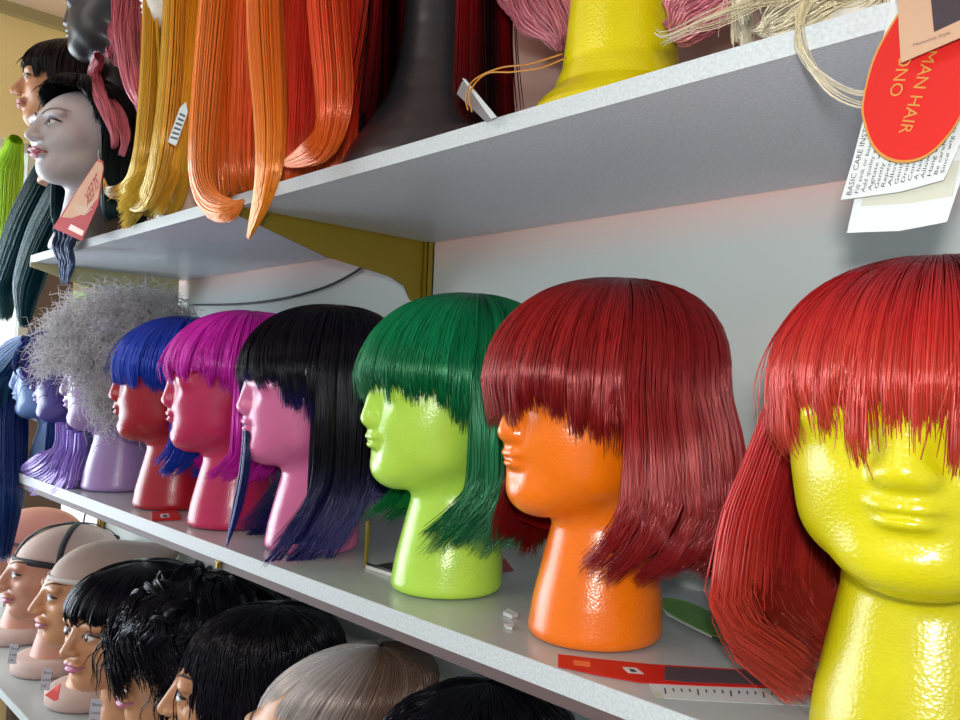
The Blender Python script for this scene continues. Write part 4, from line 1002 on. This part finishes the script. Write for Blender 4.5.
put_text('lettering', 'HUMAN HAIR', (934, 24), (899, 132), .4371, (12, 3), m_goldp, o, c)
put_text('lettering', 'MONO', (905, 38), (889, 95), .4371, (12, 3), m_goldp, o, c)
o, c = card('photo_tag', 'tan hang tag with a dark hair photograph in front of the red oval', [(901, 63), (899, 30), (897, -30), (985, -40), (985, 28), (960, 38)], .430, m_kraft, cat='tag', group='hang tags on the blonde wig')
sub_card('photo', [(934, 32), (930, -10), (928, -38), (985, -38), (985, 12), (960, 20)], .4295, m_photo, o, c)
put_text('lettering', 'Memories Style', (913, 47), (950, 34), .4294, (-1, -3), m_brown, o, c)
# tag of the porcelain mannequin
o, c = card('hair_tag', 'red and cream swing tag hanging from the porcelain white mannequin', [(98, 159), (103, 161), (104, 168), (98, 205), (82, 241), (53, 228), (76, 192)], .425, m_redcard, cat='tag')
sub_card('cream_panel', [(97, 161), (102, 163), (103, 168), (98, 198), (86, 213), (72, 218), (62, 217), (76, 193)], .4247, plain('cream_print', rgb(200, 150, 116), .7, .2), o, c)
put_text('lettering', 'SLEEK', (97, 172), (85, 194), .4244, (6, 3), m_redcard, o, c)
for i in range(3): 
    sub_card('printed_line', [(73 + i * 2, 204 + i * 4), (84, 208 + i * 3.2), (94 - i, 200 + i * 4), (94 - i, 201 + i * 4), (84, 209 + i * 3.2), (73 + i * 2, 205 + i * 4)], .4244, m_kraft, o, c)
sub_card('printed_panel', [(68, 229), (71, 224), (84, 231), (82, 236)], .4244, plain('cream_ink', rgb(226, 170, 150), .5), o, c)
wire('string', [onY(99, 150, .426) - c, onY(98, 156, .425) - c, onY(100, 161, .425) - c], .0006, m_card, o)
# yellow wig tag
o, c = card('price_tag', 'small white barcode tag half hidden in the long yellow wig', [(168, 142), (180, 108), (186, 102), (188, 112), (176, 146)], .418, m_card, cat='tag')
for i in range(6):
    t_ = i / 6; sub_card('barcode_line', [(170 + 11 * t_, 138 - 28 * t_), (171 + 11 * t_, 136 - 28 * t_), (178 + 9 * t_, 138 - 27 * t_), (177 + 9 * t_, 140 - 27 * t_)], .4176, m_ink, o, c)
# grey folded tag and gold strings by the black bust
o, c = card('swing_tag', 'grey folded swing tag leaning on the black foam bust', [(462, 82), (466, 79), (497, 118), (486, 122), (457, 94)], .452, plain('grey_card', rgb(120, 116, 118), .5), cat='tag')
sub_card('white_edge', [(462, 78), (465, 79), (497, 117), (491, 119)], .4505, m_card, o, c)
m_gs = plain('gold_string', rgb(196, 130, 40), .4)
for k_, pts in enumerate([[(468, 110), (466, 96), (474, 80), (500, 68), (530, 64), (562, 54)], [(472, 112), (470, 92), (486, 74), (512, 72), (540, 68), (566, 58)]]):
    wire('string', [onY(x, y, .449) - c for x, y in pts], .0007, m_gs, o)

# small things on the middle shelf
def flat_on(name, label, px, z, th, mat, cat, group=None):
    pts = [onZ(x, y, z) for x, y in px]; c = np.mean(pts, axis=0); c[2] = z
    o = mesh_obj(name, *prism([(p[0] - c[0], p[1] - c[1]) for p in pts], 2, 0, th), mat, None, False); o.location = c
    if label: tag(o, label, cat, group)
    return o, c
def flat_sub(name, px, z, th, mat, parent, c):
    pts = [onZ(x, y, z) for x, y in px]
    return mesh_obj(name, *prism([(p[0] - c[0], p[1] - c[1]) for p in pts], 2, z - c[2], z - c[2] + th), mat, parent, False)
o, c = flat_on('hair_tag', 'red and black flat tag lying in front of the orange head', [(558, 655), (600, 660), (650, 665), (700, 668), (756, 671), (800, 672), (800, 688), (757, 688), (690, 686), (640, 683), (600, 676), (558, 667)], mid, .0008, m_red, 'tag')
flat_sub('dark_panel', [(665, 666.5), (700, 668.5), (756, 671.5), (799, 672.5), (799, 684), (757, 684.5), (690, 682.5), (664, 680)], mid + .0008, .0002, plain('dark_print', rgb(84, 66, 74), .3), o, c)
flat_sub('logo_panel', [(622, 667), (636, 668), (644, 674), (628, 673)], mid + .0008, .0002, m_card, o, c)
flat_sub('logo_mark', [(629, 669), (634, 669.5), (637, 672), (631, 671.6)], mid + .0011, .0002, m_ink, o, c)
flat_sub('stamp', [(573, 660), (590, 662), (590, 667), (574, 665)], mid + .0008, .0002, plain('stamp_gold', rgb(226, 110, 60), .5), o, c)
o, c = flat_on('paper_strip', 'white ruler like paper strip under the red wig ends', [(649, 684), (700, 686.5), (800, 690), (830, 691), (830, 708), (800, 706), (700, 701), (655, 698)], mid, .0003, m_card, 'paper')
flat_sub('margin', [(652, 692), (660, 692), (664, 698.5), (655, 698)], mid + .0003, .0001, m_card2, o, c)
for i in range(16):
    x = 664 + i * 8.2; ln = 6 if i % 4 == 0 else 3.2
    flat_sub('mark', [(x, 688 + i * .3), (x + 1.5, 688 + i * .3), (x + 2.5, 688 + ln + i * .3), (x + 1, 688 + ln + i * .3)], mid + .0003, .0001, m_ink, o, c)
o, c = flat_on('hair_tag', 'green oval tag lying behind the orange head', smooth_poly([(660, 602), (670, 599), (690, 604), (712, 614), (735, 630), (730, 640), (712, 636), (690, 625), (668, 613)], 3), mid + .004, .0012, plain('green_card', rgb(96, 150, 66), .3), 'tag')
flat_sub('rim', [(662, 608), (668, 613), (690, 625), (712, 636), (712, 638), (690, 627.5), (666, 615)], mid + .0035, .0008, m_card, o, c)
o, c = flat_on('foam_scrap', 'small white triangular foam scrap between the lime and orange heads', [(503, 615), (508, 611), (518, 617), (512, 619)], mid, .003, m_card, 'scrap')
o, c = flat_on('foam_scrap', 'tiny white foam crumb nearer the shelf edge', [(504, 626), (514, 626), (512, 630), (507, 629)], mid, .002, m_card, 'scrap')
o, c = flat_on('red_slip', 'red paper slip poking out behind the lime head base', [(500, 560), (505, 559), (514, 571), (500, 573)], mid, .0006, plain('dim_red', rgb(150, 50, 60), .5), 'paper')
o, c = flat_on('hair_tag', 'small red and white tag lying by the dark red head', [(152, 514), (176, 511), (180, 518), (180, 520), (152, 521)], mid, .003, m_redcard, 'tag')
flat_sub('printed_logo', [(160, 514.5), (168, 513.5), (170, 517), (161, 518)], mid + .003, .0003, m_card, o, c)
flat_sub('logo_mark', [(162.5, 515.3), (166.5, 514.8), (167.5, 516.5), (163.5, 517)], mid + .0034, .0003, m_ink, o, c)
# open black box with gold upright
bx = onZ(378, 572, mid); r = empty('display_box', tuple(bx)); tag(r, 'open black tray with a thin brass upright between the pink and lime heads', 'tray')
mesh_obj('tray', *merge([box(-.022, .03, 0, .05, 0, .002), box(-.022, .03, 0, .002, 0, .006), box(.028, .03, 0, .05, 0, .012), box(-.022, .03, .048, .05, 0, .03)]), plain('black_plastic', rgb(34, 34, 40), .25), r, False)
mesh_obj('rim', *box(-.022, .03, -.001, .0, 0, .0035), m_white, r, False)
mesh_obj('upright', *box(-.024, -.021, -.001, .002, 0, .05), m_gold, r, False)
# lime sachet behind the pink head
sp_ = P(268, .66, mid); r = empty('hair_net_packet', sp_); tag(r, 'lime green round packet leaning behind the light pink head', 'packet')
V, Fq = lathe([(.0, -.004), (.030, -.004), (.034, -.001), (.034, .001), (.030, .004), (.0, .004)], 36)
V = [(x, -z, y + .034) for x, y, z in V]; mesh_obj('packet', V, Fq, plain('lime_plastic', rgb(150, 200, 30), .3), r)
V, Fq = lathe([(.0, .0042), (.020, .0042), (.0205, .0046), (.0, .0046)], 30); V = [(x, -z, y + .034) for x, y, z in V]; mesh_obj('sticker', V, Fq, m_gold, r)

# price labels hanging on the lower heads
def price(px, py, Y, label, w=.017, h=.040):
    c = onY(px, py, Y); o = mesh_obj('price_label', *box(-w / 2, w / 2, -.0003, .0003, -h / 2, h / 2), plain('label_white', rgb(206, 208, 222), .5), None, False); o.location = c; o.rotation_euler = (0, D(4), D(50)); tag(o, label, 'price label', 'handwritten price labels on the lowest shelf')
    for i, tx in enumerate(('Short', 'Lace', '14')):
        text_obj('lettering', tx, (-.006, -.0004, .009 - i * .012), (1, 0, 0), (0, 0, 1), m_ink, o, height=.0055)
price(13, 654, .50, 'white handwritten label under the cap with black straps')
price(46, 679, .49, 'white handwritten label on the tan mannequin in the mesh cap')
price(95, 712, .48, 'white handwritten label below the mauve lips')
o, c = card('ribbon_flag', 'small folded red paper flag on the neck of the mesh capped mannequin', [(45, 695), (53, 689), (61, 683), (58, 700), (54, 701)], .485, m_red, cat='flag')
sub_card('fold_flap', [(53, 689), (61, 683), (57, 692)], .4846, plain('bright_red', rgb(226, 60, 70), .5), o, c)

# ================================================================== LIGHT
def area(name, loc, target, size, power, col, sy=None):
    l = bpy.data.lights.new(name, 'AREA'); l.energy = power; l.size = size; l.color = col
    if sy: l.shape = 'RECTANGLE'; l.size_y = sy
    o = bpy.data.objects.new(name, l); C.objects.link(o); o.location = loc
    o.rotation_euler = (Vector(target) - Vector(loc)).to_track_quat('-Z', 'Y').to_euler(); return o
area('flash', (0.012, -.01, .05), (-.55, .52, .0), .03, 3.2, (1, .98, .95))
area('window_light', (XE + .12, -.5, .0), (-1, .3, 0), 1.6, 46, (.78, .88, 1.0), 1.5)
area('soft_overhead_fill', (-.9, -1.2, CEIL - .06), (-.9, .4, -.2), 1.4, 10, (1, .93, .84), .6)  # unseen soft fill from overhead, no ceiling fixture is modelled
w = bpy.data.worlds.new('room_ambient'); bpy.context.scene.world = w; w.use_nodes = True
w.node_tree.nodes['Background'].inputs[0].default_value = (.68, .72, .77, 1); w.node_tree.nodes['Background'].inputs[1].default_value = .48
vs = bpy.context.scene.view_settings
vs.view_transform = 'Standard'; vs.look = 'None'; vs.exposure = 0; vs.gamma = 1
